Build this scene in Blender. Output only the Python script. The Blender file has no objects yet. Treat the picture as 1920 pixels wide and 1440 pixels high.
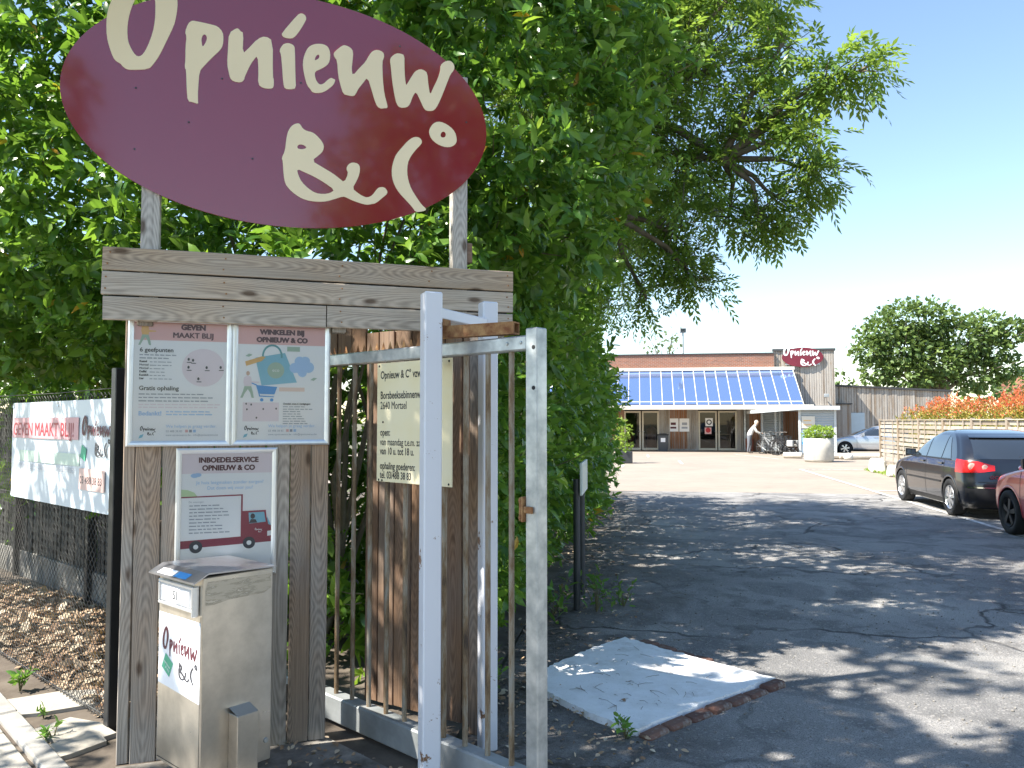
import bpy, math, random
import numpy as np
from mathutils import Vector, Matrix
from mathutils.geometry import tessellate_polygon
R = math.radians
rng = np.random.default_rng(11)
random.seed(5)
scene = bpy.context.scene
COL = scene.collection

# ------------------------------------------------------------------ camera
AL = R(9.2)                                   # the yard's grid is turned 9.2 degrees from the view axis
CA, SA = math.cos(AL), math.sin(AL)
def W(u, v, z=0.0):                           # yard coordinates (u across, v along the drive) to world
    return (u*CA+v*SA, -u*SA+v*CA, z)
cam_d = bpy.data.cameras.new('camera'); cam = bpy.data.objects.new('camera', cam_d); COL.objects.link(cam)
cam.location = (0, 0, 1.62); cam.rotation_euler = (R(90)+math.atan(70/1470), 0, 0)
cam_d.sensor_width = 36; cam_d.lens = 1470/1920*36; cam_d.clip_end = 2000; cam_d.clip_start = 0.05
scene.camera = cam
# ------------------------------------------------------------------ sky and sun
SUN = Vector((0.770, 0.252, -1.0)).normalized()        # direction the sunlight travels
world = bpy.data.worlds.new('World'); scene.world = world; world.use_nodes = True
wn = world.node_tree; bg = wn.nodes['Background']
sky = wn.nodes.new('ShaderNodeTexSky'); sky.sky_type = 'NISHITA'; sky.sun_disc = False
sky.sun_elevation = math.asin(-SUN.z); sky.sun_rotation = math.atan2(-SUN.x, -SUN.y)
sky.air_density = 1.15; sky.dust_density = 0.15; sky.ozone_density = 1.6; sky.altitude = 10
wn.links.new(sky.outputs[0], bg.inputs[0]); bg.inputs[1].default_value = 0.10
sl = bpy.data.lights.new('sun', 'SUN'); sun = bpy.data.objects.new('sun', sl); COL.objects.link(sun)
sl.energy = 4.9; sl.angle = R(0.53); sl.color = (1.0, 0.94, 0.84)
sun.rotation_euler = SUN.to_track_quat('-Z', 'Y').to_euler(); sun.location = (-8, -3, 12)
vs = scene.view_settings; vs.view_transform = 'Standard'; vs.look = 'None'; vs.gamma = 1; vs.use_curve_mapping = False
vs.exposure = 1.5
scene.cycles.max_bounces = 8; scene.cycles.transparent_max_bounces = 12
scene.cycles.diffuse_bounces = 4; scene.cycles.glossy_bounces = 4; scene.cycles.transmission_bounces = 4
scene.cycles.use_denoising = True

# ------------------------------------------------------------------ materials
class NT:
    def __init__(s, name):
        s.m = bpy.data.materials.new(name); s.m.use_nodes = True
        s.t = s.m.node_tree; s.n = s.t.nodes; s.b = s.n['Principled BSDF']; s.out = s.n['Material Output']
    def add(s, typ, **kw):
        nd = s.n.new('ShaderNode'+typ)
        for k, v in kw.items(): setattr(nd, k, v)
        return nd
    def link(s, a, b): s.t.links.new(a, b)
    def val(s, nd, i, v):
        if hasattr(v, 'is_output'): s.link(v, nd.inputs[i])
        else: nd.inputs[i].default_value = v
    def math(s, op, a, b=0.0, c=None, clamp=False):
        nd = s.add('Math', operation=op, use_clamp=clamp); s.val(nd, 0, a); s.val(nd, 1, b)
        if c is not None: s.val(nd, 2, c)
        return nd.outputs[0]
    def coord(s, kind='Object'): return s.add('TexCoord').outputs[kind]
    def mapping(s, vec, scale=(1,1,1), loc=(0,0,0)):
        nd = s.add('Mapping'); s.link(vec, nd.inputs[0]); s.val(nd, 1, loc); nd.inputs[3].default_value = scale
        return nd.outputs[0]
    def noise(s, vec, scale, detail=4, rough=0.55, dist=0.0):
        nd = s.add('TexNoise'); s.link(vec, nd.inputs['Vector']); nd.inputs['Scale'].default_value = scale
        nd.inputs['Detail'].default_value = detail; nd.inputs['Roughness'].default_value = rough
        nd.inputs['Distortion'].default_value = dist
        return nd.outputs[0]
    def ramp(s, fac, stops, interp='LINEAR'):
        nd = s.add('ValToRGB'); s.link(fac, nd.inputs[0]); e = nd.color_ramp; e.interpolation = interp
        while len(e.elements) < len(stops): e.elements.new(0.5)
        for el, (p, c) in zip(e.elements, stops):
            el.position = p; el.color = tuple(c)+(1,) if len(c) == 3 else c
        return nd.outputs[0]
    def mix(s, fac, a, b, typ='MIX'):
        nd = s.add('Mix', data_type='RGBA', blend_type=typ)
        s.val(nd, 0, fac)
        for i, v in ((6, a), (7, b)):
            if hasattr(v, 'is_output'): s.link(v, nd.inputs[i])
            else: nd.inputs[i].default_value = tuple(v)+(1,)
        return nd.outputs[2]
    def sep(s, vec):
        nd = s.add('SeparateXYZ'); s.link(vec, nd.inputs[0]); return nd.outputs
    def bump(s, h, strength=0.3, dist=0.01):
        nd = s.add('Bump'); s.link(h, nd.inputs['Height']); nd.inputs['Strength'].default_value = strength
        nd.inputs['Distance'].default_value = dist
        s.link(nd.outputs[0], s.b.inputs['Normal'])
    def base(s, c):
        if hasattr(c, 'is_output'): s.link(c, s.b.inputs['Base Color'])
        else: s.b.inputs['Base Color'].default_value = tuple(c)+(1,)
    def set(s, **kw):
        for k, v in kw.items():
            k = {'rough':'Roughness','metal':'Metallic','coat':'Coat Weight','coat_rough':'Coat Roughness','ior':'IOR','trans':'Transmission Weight','alpha':'Alpha','spec':'Specular IOR Level'}[k]
            s.val(s.b, s.b.inputs.find(k), v)
        return s

def pm(name, c, rough=0.5, metal=0.0, vary=0.0, vscale=3.0, c2=None, bump=0.0, bscale=40.0, coat=0.0, **kw):
    """plain paint, plastic, metal ... with some noise in colour, roughness and relief"""
    k = NT(name); k.set(rough=rough, metal=metal, coat=coat, **kw)
    if vary or c2 or bump:
        co = k.coord()
    if vary or c2:
        c2 = c2 or tuple(x*(1-vary) for x in c)
        n = k.noise(co, vscale, 6, 0.6)
        k.base(k.mix(k.ramp(n, [(0.35, (0,0,0)), (0.68, (1,1,1))]), c, c2))
        k.set(rough=k.math('MULTIPLY_ADD', n, 0.25, max(0.02, rough-0.1)))
    else: k.base(c)
    if bump: k.bump(k.noise(co, bscale, 5, 0.6), bump, 0.004)
    return k.m

def wood(name, axis='X', dark=(0.115,0.075,0.048), light=(0.34,0.245,0.165), grey=(0.36,0.34,0.315), greyamt=0.6, knots=True, board=0.0, red=0.0, rough=0.8, sheltered=0.0):
    """weathered softwood: grain along one axis, knots, silvered patches; random per board"""
    k = NT(name); co = k.coord()
    rnd = k.add('ObjectInfo').outputs['Random']
    x, y, z = k.sep(co)
    if board:                                   # many boards in one mesh: a random number for each board's width
        wnz = k.add('TexWhiteNoise', noise_dimensions='1D')
        k.link(k.math('FLOOR', k.math('DIVIDE', x, board)), wnz.inputs['W']); rnd = wnz.outputs[0]
    off = k.math('MULTIPLY', rnd, 37.0)
    cmb = k.add('CombineXYZ'); L, A, B = {'X': (x,y,z), 'Z': (z,x,y), 'Y': (y,x,z)}[axis]
    k.link(k.math('ADD', L, off), cmb.inputs[0]); k.link(k.math('ADD', A, off), cmb.inputs[1]); k.link(B, cmb.inputs[2])
    v = cmb.outputs[0]
    warp = k.noise(k.mapping(v, (1.6,7,7)), 1.0, 3, 0.5)
    ring = k.add('TexWave', wave_type='RINGS', rings_direction='SPHERICAL'); ring.inputs['Scale'].default_value = 8.0
    ring.inputs['Distortion'].default_value = 2.2; ring.inputs['Detail'].default_value = 3; ring.inputs['Detail Scale'].default_value = 1.6
    rc = k.add('CombineXYZ'); k.link(k.math('MULTIPLY', k.math('PINGPONG', k.math('ADD', L, off), 0.75), 0.95), rc.inputs[0])
    k.link(k.math('MULTIPLY', k.math('ADD', A, k.math('MULTIPLY', k.math('SUBTRACT', rnd, 0.5), 0.09)), 9.0), rc.inputs[1]); k.link(rnd, rc.inputs[2])
    k.link(rc.outputs[0], ring.inputs['Vector'])
    fine = k.noise(k.mapping(v, (2.2,95,95)), 1.0, 5, 0.65)
    g = k.math('ADD', k.math('MULTIPLY', ring.outputs['Fac'], 0.22), k.math('MULTIPLY', fine, 0.72))
    col = k.ramp(g, [(0.12, dark), (0.58, light), (0.9, tuple(min(1,c*1.25) for c in light))])
    gcol = k.ramp(g, [(0.12, tuple(c*0.40 for c in grey)), (0.58, grey), (0.9, tuple(min(1,c*1.22) for c in grey))])
    patch = k.noise(k.mapping(v, (0.9,2.5,2.5)), 1.3, 4, 0.6)
    fac = k.math('MULTIPLY_ADD', k.math('SUBTRACT', k.math('ADD', patch, k.math('MULTIPLY', rnd, 0.35)), 0.68), 2.6, greyamt, clamp=True)
    if sheltered: fac = k.math('SUBTRACT', fac, k.math('MULTIPLY', L, sheltered), clamp=True)
    col = k.mix(fac, col, gcol)
    if red: col = k.mix(k.math('MULTIPLY', warp, red), col, (0.30,0.10,0.045))
    if knots:
        vo = k.add('TexVoronoi', feature='F1'); vo.inputs['Scale'].default_value = 1.0; vo.inputs['Randomness'].default_value = 1.0
        k.link(k.mapping(v, (3.1,8.0,1.5)), vo.inputs['Vector'])
        kn = k.ramp(vo.outputs['Distance'], [(0.07, (1,1,1)), (0.16, (0,0,0))])
        col = k.mix(k.math('MULTIPLY', kn, 0.8), col, (0.065,0.036,0.02))
    col = k.mix(1.0, col, k.mix(rnd, (0.82,0.82,0.82), (1.12,1.08,1.04)), 'MULTIPLY')
    k.base(col); k.set(rough=rough, spec=0.25)
    k.bump(k.math('ADD', g, k.math('MULTIPLY', patch, 0.3)), 0.35, 0.003)
    return k.m

def leafmat(name, c1, c2, c3, rough=0.38, trans=0.35, tcol=(0.20,0.36,0.03), byobj=False, yellow=0.0):
    k = NT(name)
    rnd = k.add('ObjectInfo').outputs['Random'] if byobj else k.add('NewGeometry').outputs['Random Per Island']
    col = k.ramp(rnd, [(0.0, c1), (0.5, c2), (1.0, c3)])
    if yellow:
        col = k.mix(k.math('GREATER_THAN', rnd, 1-yellow), col, (0.62,0.33,0.03))
    back = k.add('NewGeometry').outputs['Backfacing']
    k.base(k.mix(back, col, k.mix(0.4, col, (0.16,0.22,0.07)))); k.set(rough=rough, spec=0.5)
    tr = k.add('BsdfTranslucent'); k.link(k.mix(0.5, col, tcol), tr.inputs[0])
    mx = k.add('MixShader'); mx.inputs[0].default_value = trans
    k.link(k.b.outputs[0], mx.inputs[1]); k.link(tr.outputs[0], mx.inputs[2]); k.link(mx.outputs[0], k.out.inputs[0])
    return k.m

def clearmat(name, tint=(1,1,1), ior=1.5, rough=0.02):
    k = NT(name); f = k.add('Fresnel'); f.inputs[0].default_value = ior
    t = k.add('BsdfTransparent'); t.inputs[0].default_value = tint+(1,)
    g = k.add('BsdfGlossy'); g.inputs['Roughness'].default_value = rough
    mx = k.add('MixShader'); k.link(f.outputs[0], mx.inputs[0]); k.link(t.outputs[0], mx.inputs[1]); k.link(g.outputs[0], mx.inputs[2])
    k.link(mx.outputs[0], k.out.inputs[0]); return k.m

# ------------------------------------------------------------------ mesh helpers
def link(o, parent=None):
    COL.objects.link(o)
    if parent: o.parent = parent
    return o
def empty(name, loc=(0,0,0), rz=0.0):
    o = bpy.data.objects.new(name, None); o.location = loc; o.rotation_euler = (0,0,rz); o.empty_display_size = 0.2
    return link(o)
def tag(o, label=None, cat=None, group=None, kind=None):
    if label: o['label'] = label
    if cat: o['category'] = cat
    if group: o['group'] = group
    if kind: o['kind'] = kind
    return o
def mk(name, V, F, mat, parent=None, loc=(0,0,0), rot=(0,0,0), smooth=False):
    me = bpy.data.meshes.new(name); me.from_pydata([tuple(map(float, v)) for v in V], [], F)
    if smooth: me.polygons.foreach_set('use_smooth', [True]*len(me.polygons))
    me.materials.append(mat); me.update()
    o = bpy.data.objects.new(name, me); o.location = loc; o.rotation_euler = rot
    return link(o, parent)
def cbox_data(sx, sy, sz, b=0.004):
    """chamfered box centred on its origin"""
    hx, hy, hz = sx/2, sy/2, sz/2; b = min(b, hx*0.45, hy*0.45, hz*0.45)
    V = []; idx = {}
    for i in (-1,1):
        for j in (-1,1):
            for l in (-1,1):
                for ax in range(3):
                    p = [i*(hx-b), j*(hy-b), l*(hz-b)]
                    p[ax] = (i*hx, j*hy, l*hz)[ax]
                    idx[(i,j,l,ax)] = len(V); V.append(tuple(p))
    F = []
    def ori(f):
        a, c, d = (Vector(V[f[q]]) for q in (0,1,2)); n = (c-a).cross(d-a)
        m = sum((Vector(V[q]) for q in f), Vector())/len(f)
        return f if n.dot(m) > 0 else f[::-1]
    for s in (-1,1):
        F.append(ori([idx[(s,j,l,0)] for j,l in ((-1,-1),(1,-1),(1,1),(-1,1))]))
        F.append(ori([idx[(i,s,l,1)] for i,l in ((-1,-1),(1,-1),(1,1),(-1,1))]))
        F.append(ori([idx[(i,j,s,2)] for i,j in ((-1,-1),(1,-1),(1,1),(-1,1))]))
    for i in (-1,1):
        for j in (-1,1):
            F.append(ori([idx[(i,j,-1,0)],idx[(i,j,1,0)],idx[(i,j,1,1)],idx[(i,j,-1,1)]]))
            F.append(ori([idx[(i,-1,j,0)],idx[(i,1,j,0)],idx[(i,1,j,2)],idx[(i,-1,j,2)]]))
            F.append(ori([idx[(-1,i,j,1)],idx[(1,i,j,1)],idx[(1,i,j,2)],idx[(-1,i,j,2)]]))
            for l in (-1,1): F.append(ori([idx[(i,j,l,0)],idx[(i,j,l,1)],idx[(i,j,l,2)]]))
    return V, F
def cbox(name, lo, hi, mat, parent=None, b=0.004, rz=0.0, jit=0.0):
    """box from lo to hi in the parent's frame, its own origin in its middle"""
    c = [(a+q)/2 for a, q in zip(lo, hi)]; s = [abs(q-a) for a, q in zip(lo, hi)]
    V, F = cbox_data(*s, b)
    if jit: V = [tuple(q+random.uniform(-jit, jit) for q in p) for p in V]
    return mk(name, V, F, mat, parent, c, (0,0,rz))
def plank(name, length, width, thick, mat, parent, loc, rot, b=0.003, seg=8, warp=0.002):
    """a board with its grain along local x, a little bowed and worn at the edges"""
    V = []; F = []; prof = [(-width/2+b,-thick/2),(width/2-b,-thick/2),(width/2,-thick/2+b),(width/2,thick/2-b),(width/2-b,thick/2),(-width/2+b,thick/2),(-width/2,thick/2-b),(-width/2,-thick/2+b)]
    ph = random.uniform(0,6)
    for i in range(seg+1):
        x = -length/2+length*i/seg; w1 = warp*math.sin(ph+x*3.1); w2 = warp*math.sin(ph*2+x*4.7)
        for (q, r) in prof: V.append((x+(random.uniform(-1,1)*warp if i in (0,seg) else 0), q+w1*0.6, r+w2))
    for i in range(seg):
        for j in range(8):
            a = i*8+j; c = i*8+(j+1) % 8; F.append((a, c, c+8, a+8))
    F.append(tuple(range(7,-1,-1))); F.append(tuple(seg*8+j for j in range(8)))
    return mk(name, V, F, mat, parent, loc, rot)
class MB:
    """collects shapes into one mesh"""
    def __init__(s): s.V = []; s.F = []
    def raw(s, V, F):
        o = len(s.V); s.V += [tuple(v) for v in V]; s.F += [tuple(i+o for i in f) for f in F]; return s
    def box(s, lo, hi, b=0.0, M=None):
        c = [(a+q)/2 for a, q in zip(lo, hi)]; d = [abs(q-a) for a, q in zip(lo, hi)]
        if b: V, F = cbox_data(*d, b)
        else:
            x, y, z = (q/2 for q in d)
            V = [(-x,-y,-z),(x,-y,-z),(x,y,-z),(-x,y,-z),(-x,-y,z),(x,-y,z),(x,y,z),(-x,y,z)]
            F = [(0,3,2,1),(4,5,6,7),(0,1,5,4),(1,2,6,5),(2,3,7,6),(3,0,4,7)]
        V = [(v[0]+c[0], v[1]+c[1], v[2]+c[2]) for v in V]
        if M is not None: V = [tuple(M @ Vector(v)) for v in V]
        return s.raw(V, F)
    def tube(s, pts, rad, n=8, cap=True):
        pts = [Vector(p) for p in pts]; rad = rad if isinstance(rad, (list, tuple)) else [rad]*len(pts)
        V = []; F = []; prev = None
        for i, p in enumerate(pts):
            t = (pts[min(i+1,len(pts)-1)]-pts[max(i-1,0)]).normalized()
            a = prev if prev is not None else (Vector((0,0,1)) if abs(t.z) < 0.9 else Vector((1,0,0)))
            x = (a - t*a.dot(t)).normalized(); y = t.cross(x); prev = x
            for j in range(n):
                q = 2*math.pi*j/n; V.append(tuple(p+(x*math.cos(q)+y*math.sin(q))*rad[i]))
        for i in range(len(pts)-1):
            for j in range(n):
                F.append((i*n+j, i*n+(j+1) % n, (i+1)*n+(j+1) % n, (i+1)*n+j))
        if cap: F.append(tuple(range(n-1,-1,-1))); F.append(tuple((len(pts)-1)*n+j for j in range(n)))
        return s.raw(V, F)
    def lathe(s, prof, n=24, c=(0,0,0), axis='z'):
        V = []; F = []; m = len(prof)
        for j in range(n):
            q = 2*math.pi*j/n
            for (r, h) in prof:
                p = (r*math.cos(q), r*math.sin(q), h) if axis == 'z' else ((r*math.cos(q), h, r*math.sin(q)) if axis == 'y' else (h, r*math.cos(q), r*math.sin(q)))
                V.append((p[0]+c[0], p[1]+c[1], p[2]+c[2]))
        for j in range(n):
            for i in range(m-1):
                a = j*m+i; b2 = ((j+1) % n)*m+i; F.append((a, b2, b2+1, a+1))
        return s.raw(V, F)
    def poly(s, loops, y, th=0.0, ax='xz'):
        """filled flat shape (outer loop and holes) in the local x-z plane at depth y, facing -y, with thickness th"""
        L3 = [[Vector((p[0], p[1], 0)) for p in lp] for lp in loops]
        flat = [p for lp in L3 for p in lp]; tri = tessellate_polygon(L3); V = [(p.x, y, p.y) for p in flat]; F = []
        for t in tri:
            a, b2, c = (flat[i] for i in t)
            cr = (b2-a).cross(c-a).z
            if abs(cr) < 1e-12: continue
            F.append(tuple(t) if cr > 0 else tuple(reversed(t)))
        if th:
            o = len(V); V += [(p.x, y+th, p.y) for p in flat]; k = 0
            for lp in loops:
                n = len(lp)
                for i in range(n):
                    a, b2 = k+i, k+(i+1) % n; F.append((a, b2, b2+o, a+o))
                k += n
        return s.raw(V, F)
    def build(s, name, mat, parent=None, loc=(0,0,0), rot=(0,0,0), smooth=False):
        return mk(name, s.V, s.F, mat, parent, loc, rot, smooth)
def np_mesh(name, V, F, mat, parent=None, smooth=False):
    """V (n,3) and F (m,k) arrays: fast path for foliage"""
    me = bpy.data.meshes.new(name); n, m, k = len(V), len(F), F.shape[1]
    me.vertices.add(n); me.vertices.foreach_set('co', V.astype(np.float32).ravel())
    me.loops.add(m*k); me.loops.foreach_set('vertex_index', F.astype(np.int32).ravel())
    me.polygons.add(m); me.polygons.foreach_set('loop_start', np.arange(0, m*k, k, dtype=np.int32))
    if smooth: me.polygons.foreach_set('use_smooth', np.ones(m, dtype=bool))
    me.materials.append(mat); me.update(calc_edges=True)
    return link(bpy.data.objects.new(name, me), parent)
def chaikin(lp):
    o = []
    for i, p in enumerate(lp):
        q = lp[(i+1) % len(lp)]
        o += [(p[0]*.75+q[0]*.25, p[1]*.75+q[1]*.25), (p[0]*.25+q[0]*.75, p[1]*.25+q[1]*.75)]
    return o
TEXTS = []
def text(s, parent, x, z, y, size, mat, align='LEFT', bold=0.0, xs=1.0, rot=None, name='lettering', tilt=0.0):
    """flat printed words: made as type, turned to mesh at the end"""
    cu = bpy.data.curves.new(name, 'FONT'); cu.body = s; cu.size = size; cu.align_x = align; cu.offset = 0.0 if 'M' in s or 'm' in s else bold; cu.resolution_u = 3
    cu.materials.append(mat); o = bpy.data.objects.new(name, cu); o.location = (x, y, z)
    o.rotation_euler = rot or (R(90), tilt, 0); o.scale = (xs, 1, 1); link(o, parent); TEXTS.append(o)
    if cu.offset != bold: o['thicken'] = bold*1.3
    return o

# hand-lettered shop logo, in millimetres from the oval's centre
LOGO = {
 'O': [[(-681,669),(-753,605),(-805,524),(-834,436),(-851,379),(-855,324),(-852,253),(-839,201),(-822,154),(-807,137),(-790,130),(-780,117),(-762,105),(-738,105),(-665,119),(-643,150),(-617,198),(-588,272),(-557,352),(-548,396),(-542,453),(-543,486),(-559,568),(-595,629),(-641,662)],[(-733,454),(-749,407),(-760,355),(-764,300),(-760,246),(-745,209),(-725,179),(-708,175),(-691,190),(-672,231),(-651,301),(-642,364),(-641,425),(-643,469),(-651,524),(-669,571),(-694,566),(-717,506)],],
 'p': [[(-506,330),(-492,374),(-479,389),(-464,393),(-386,387),(-355,382),(-331,357),(-327,324),(-330,289),(-340,265),(-368,232),(-396,197),(-419,166),(-436,141),(-441,53),(-441,-3),(-438,-25),(-462,-18),(-487,-16),(-493,46),(-497,140),(-504,151),(-501,190),(-502,257),(-498,308)],[(-415,334),(-403,320),(-408,294),(-423,265),(-428,283),(-430,308),(-424,326)],],
 'n': [[(-302,356),(-266,388),(-255,384),(-247,373),(-233,369),(-236,258),(-206,294),(-164,349),(-127,368),(-91,349),(-89,164),(-83,147),(-84,107),(-99,98),(-134,97),(-160,114),(-158,183),(-164,263),(-184,234),(-202,200),(-215,166),(-224,142),(-226,128),(-241,111),(-277,112),(-293,127),(-300,157),(-308,196),(-305,281)],],
 'i': [[(-59,304),(-43,336),(-26,347),(-7,349),(12,341),(18,325),(22,174),(26,119),(4,109),(-28,107),(-37,131),(-44,222),(-50,285)],],
 'acute': [[(-48,396),(27,502),(46,517),(65,511),(73,495),(69,479),(44,428),(17,386),(1,375),(-30,373),(-46,382)],],
 'e': [[(84,341),(104,358),(131,368),(162,370),(185,359),(196,328),(194,286),(181,261),(153,239),(119,219),(119,193),(128,168),(145,152),(165,161),(181,181),(201,198),(215,192),(224,190),(216,165),(196,142),(165,116),(129,105),(106,109),(98,123),(81,141),(69,180),(58,237),(60,278),(71,315)],[(135,313),(142,305),(138,290),(118,276),(118,287),(124,302)],],
 'u': [[(212,324),(219,340),(256,377),(273,382),(299,373),(314,354),(310,297),(306,261),(312,223),(349,273),(378,307),(398,349),(416,373),(442,383),(469,375),(476,361),(475,345),(466,320),(470,224),(479,147),(494,95),(497,74),(477,71),(462,66),(441,76),(427,110),(415,150),(390,228),(365,191),(342,158),(330,130),(319,115),(290,115),(264,120),(250,164),(238,210),(231,295),(219,308)],],
 'w': [[(507,338),(516,357),(540,378),(564,380),(585,374),(585,313),(589,246),(595,208),(607,231),(625,264),(643,294),(670,311),(694,307),(710,294),(716,233),(726,173),(744,219),(768,271),(782,316),(783,348),(802,369),(830,382),(852,373),(862,353),(858,330),(839,306),(821,257),(796,189),(772,130),(751,94),(720,85),(696,90),(674,136),(649,185),(631,155),(617,110),(599,90),(563,84),(545,101),(533,148),(520,225),(514,290)],],
 'amp': [[(-9,-109),(2,-87),(18,-71),(40,-62),(51,-70),(62,-89),(84,-99),(107,-101),(129,-113),(157,-142),(169,-164),(166,-191),(150,-213),(108,-251),(162,-279),(213,-305),(247,-328),(274,-349),(295,-297),(283,-275),(294,-250),(317,-237),(346,-242),(355,-262),(352,-297),(338,-334),(316,-376),(345,-398),(368,-411),(394,-418),(420,-403),(440,-372),(454,-357),(481,-353),(498,-369),(499,-387),(478,-407),(440,-443),(414,-451),(388,-456),(357,-450),(316,-439),(288,-427),(268,-422),(231,-438),(189,-455),(147,-462),(103,-461),(64,-453),(28,-433),(0,-410),(-22,-381),(-30,-330),(-34,-267),(-40,-253),(-24,-214),(-19,-156),(-14,-127)],[(55,-171),(72,-175),(83,-186),(66,-196),(41,-197),(35,-188),(41,-175)],[(35,-300),(79,-316),(126,-334),(174,-359),(226,-392),(203,-411),(169,-420),(130,-418),(94,-398),(60,-367),(43,-334)],],
 'C': [[(521,-251),(530,-208),(544,-170),(574,-131),(606,-91),(633,-69),(654,-63),(673,-68),(684,-85),(679,-101),(649,-135),(622,-174),(606,-212),(603,-266),(611,-308),(626,-349),(656,-394),(684,-431),(708,-450),(705,-459),(678,-469),(651,-472),(633,-447),(597,-411),(561,-376),(537,-339),(523,-298)],],
 'ring': [[(721,-35),(724,-11),(742,19),(770,35),(801,32),(838,15),(866,-12),(876,-48),(873,-73),(857,-90),(832,-101),(801,-101),(764,-89),(734,-65)],[(801,-16),(813,-22),(815,-37),(807,-50),(789,-51),(784,-39),(790,-23)],],
}
def logo_loops(key): return [chaikin([(x/1000, z/1000) for x, z in lp]) for lp in LOGO[key]]
def logo_small(parent, cx, cz, y, sc, mat, mat2=None, xs=1.0, name='logo', lower=None):
    """the same lettering joined into one small printed mark (first line and, in its own colour, the second)"""
    m1, m2 = MB(), MB()
    for key in LOGO:
        tgt = m2 if key in ('amp', 'C', 'ring') else m1
        tgt.poly([[(cx+x*sc*xs, cz+z*sc) for x, z in lp] for lp in logo_loops(key)], y)
    m1.build(name, mat, parent); m2.build(name, mat2 or mat, parent)

# ------------------------------------------------------------------ shared materials
M_cream = pm('cream_paint', (0.90,0.75,0.50), 0.45, vary=0.06, vscale=2)
M_white = pm('white_paint', (0.74,0.75,0.77), 0.42, vary=0.1, vscale=6)
M_galv = pm('galvanised_steel', (0.58,0.60,0.60), 0.42, 0.65, c2=(0.33,0.35,0.355), vscale=11, bump=0.08, bscale=60)
M_alu = pm('anodised_aluminium', (0.78,0.79,0.80), 0.33, 0.75, vary=0.06, vscale=20)
M_black = pm('black_coated_steel', (0.018,0.019,0.021), 0.42, vary=0.3, vscale=10, bump=0.05)
M_rust = pm('rusty_steel', (0.20,0.075,0.03), 0.85, 0.15, c2=(0.42,0.25,0.11), vscale=26, bump=0.5, bscale=90)
M_conc = pm('concrete', (0.36,0.345,0.32), 0.9, c2=(0.25,0.24,0.22), vscale=5, bump=0.35, bscale=70)
M_dark = pm('dark_rubber', (0.016,0.016,0.017), 0.75, vary=0.2, vscale=20)
M_wood = wood('weathered_planks', 'X', dark=(0.10,0.062,0.038), light=(0.38,0.262,0.168), grey=(0.36,0.315,0.268), greyamt=0.38)
M_kboard = wood('kiosk_boards', 'X', dark=(0.085,0.05,0.03), light=(0.41,0.275,0.175), grey=(0.39,0.355,0.315), greyamt=0.58, sheltered=0.42)
M_fasc = wood('weathered_fascia', 'X', dark=(0.16,0.115,0.08), light=(0.50,0.38,0.265), grey=(0.46,0.41,0.35), greyamt=0.55)
M_wood_brown = wood('sheltered_planks', 'X', dark=(0.07,0.042,0.026), light=(0.25,0.16,0.098), grey=(0.23,0.20,0.17), greyamt=0.30, red=0.18)
M_soil = pm('soil', (0.075,0.058,0.044), 0.95, c2=(0.14,0.115,0.09), vscale=4, bump=0.8, bscale=30)
M_print_red = pm('dark_red_print', (0.10,0.018,0.03), 0.5, vary=0.15, vscale=5)
M_print_dark = pm('charcoal_print', (0.045,0.045,0.055), 0.5, vary=0.15, vscale=5)
M_print_grey = pm('grey_print', (0.36,0.38,0.43), 0.5, vary=0.1, vscale=5)
M_print_pale = pm('pale_blue_print', (0.42,0.60,0.84), 0.5, vary=0.1, vscale=5)
M_print_pink = pm('pink_print', (0.78,0.47,0.45), 0.5, vary=0.06, vscale=4)
M_print_lilac = pm('lilac_print', (0.80,0.70,0.74), 0.5, vary=0.05, vscale=4)
M_paper = pm('poster_paper', (0.88,0.86,0.85), 0.55, c2=(0.83,0.83,0.86), vscale=2)
M_print_green = pm('green_print', (0.07,0.40,0.24), 0.5, vary=0.1, vscale=5)
M_print_teal = pm('teal_print', (0.24,0.53,0.66), 0.5, vary=0.1, vscale=5)
M_print_blue = pm('blue_print', (0.06,0.33,0.70), 0.5, vary=0.1, vscale=5)
M_print_orange = pm('orange_print', (0.78,0.47,0.16), 0.5, vary=0.1, vscale=5)
M_print_truck = pm('truck_red_print', (0.30,0.03,0.06), 0.5, vary=0.15, vscale=5)
M_print_sage = pm('sage_print', (0.40,0.52,0.42), 0.5, vary=0.1, vscale=5)
M_clear = clearmat('clear_cover', (0.97,0.98,0.98), 1.42, 0.06)

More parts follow.
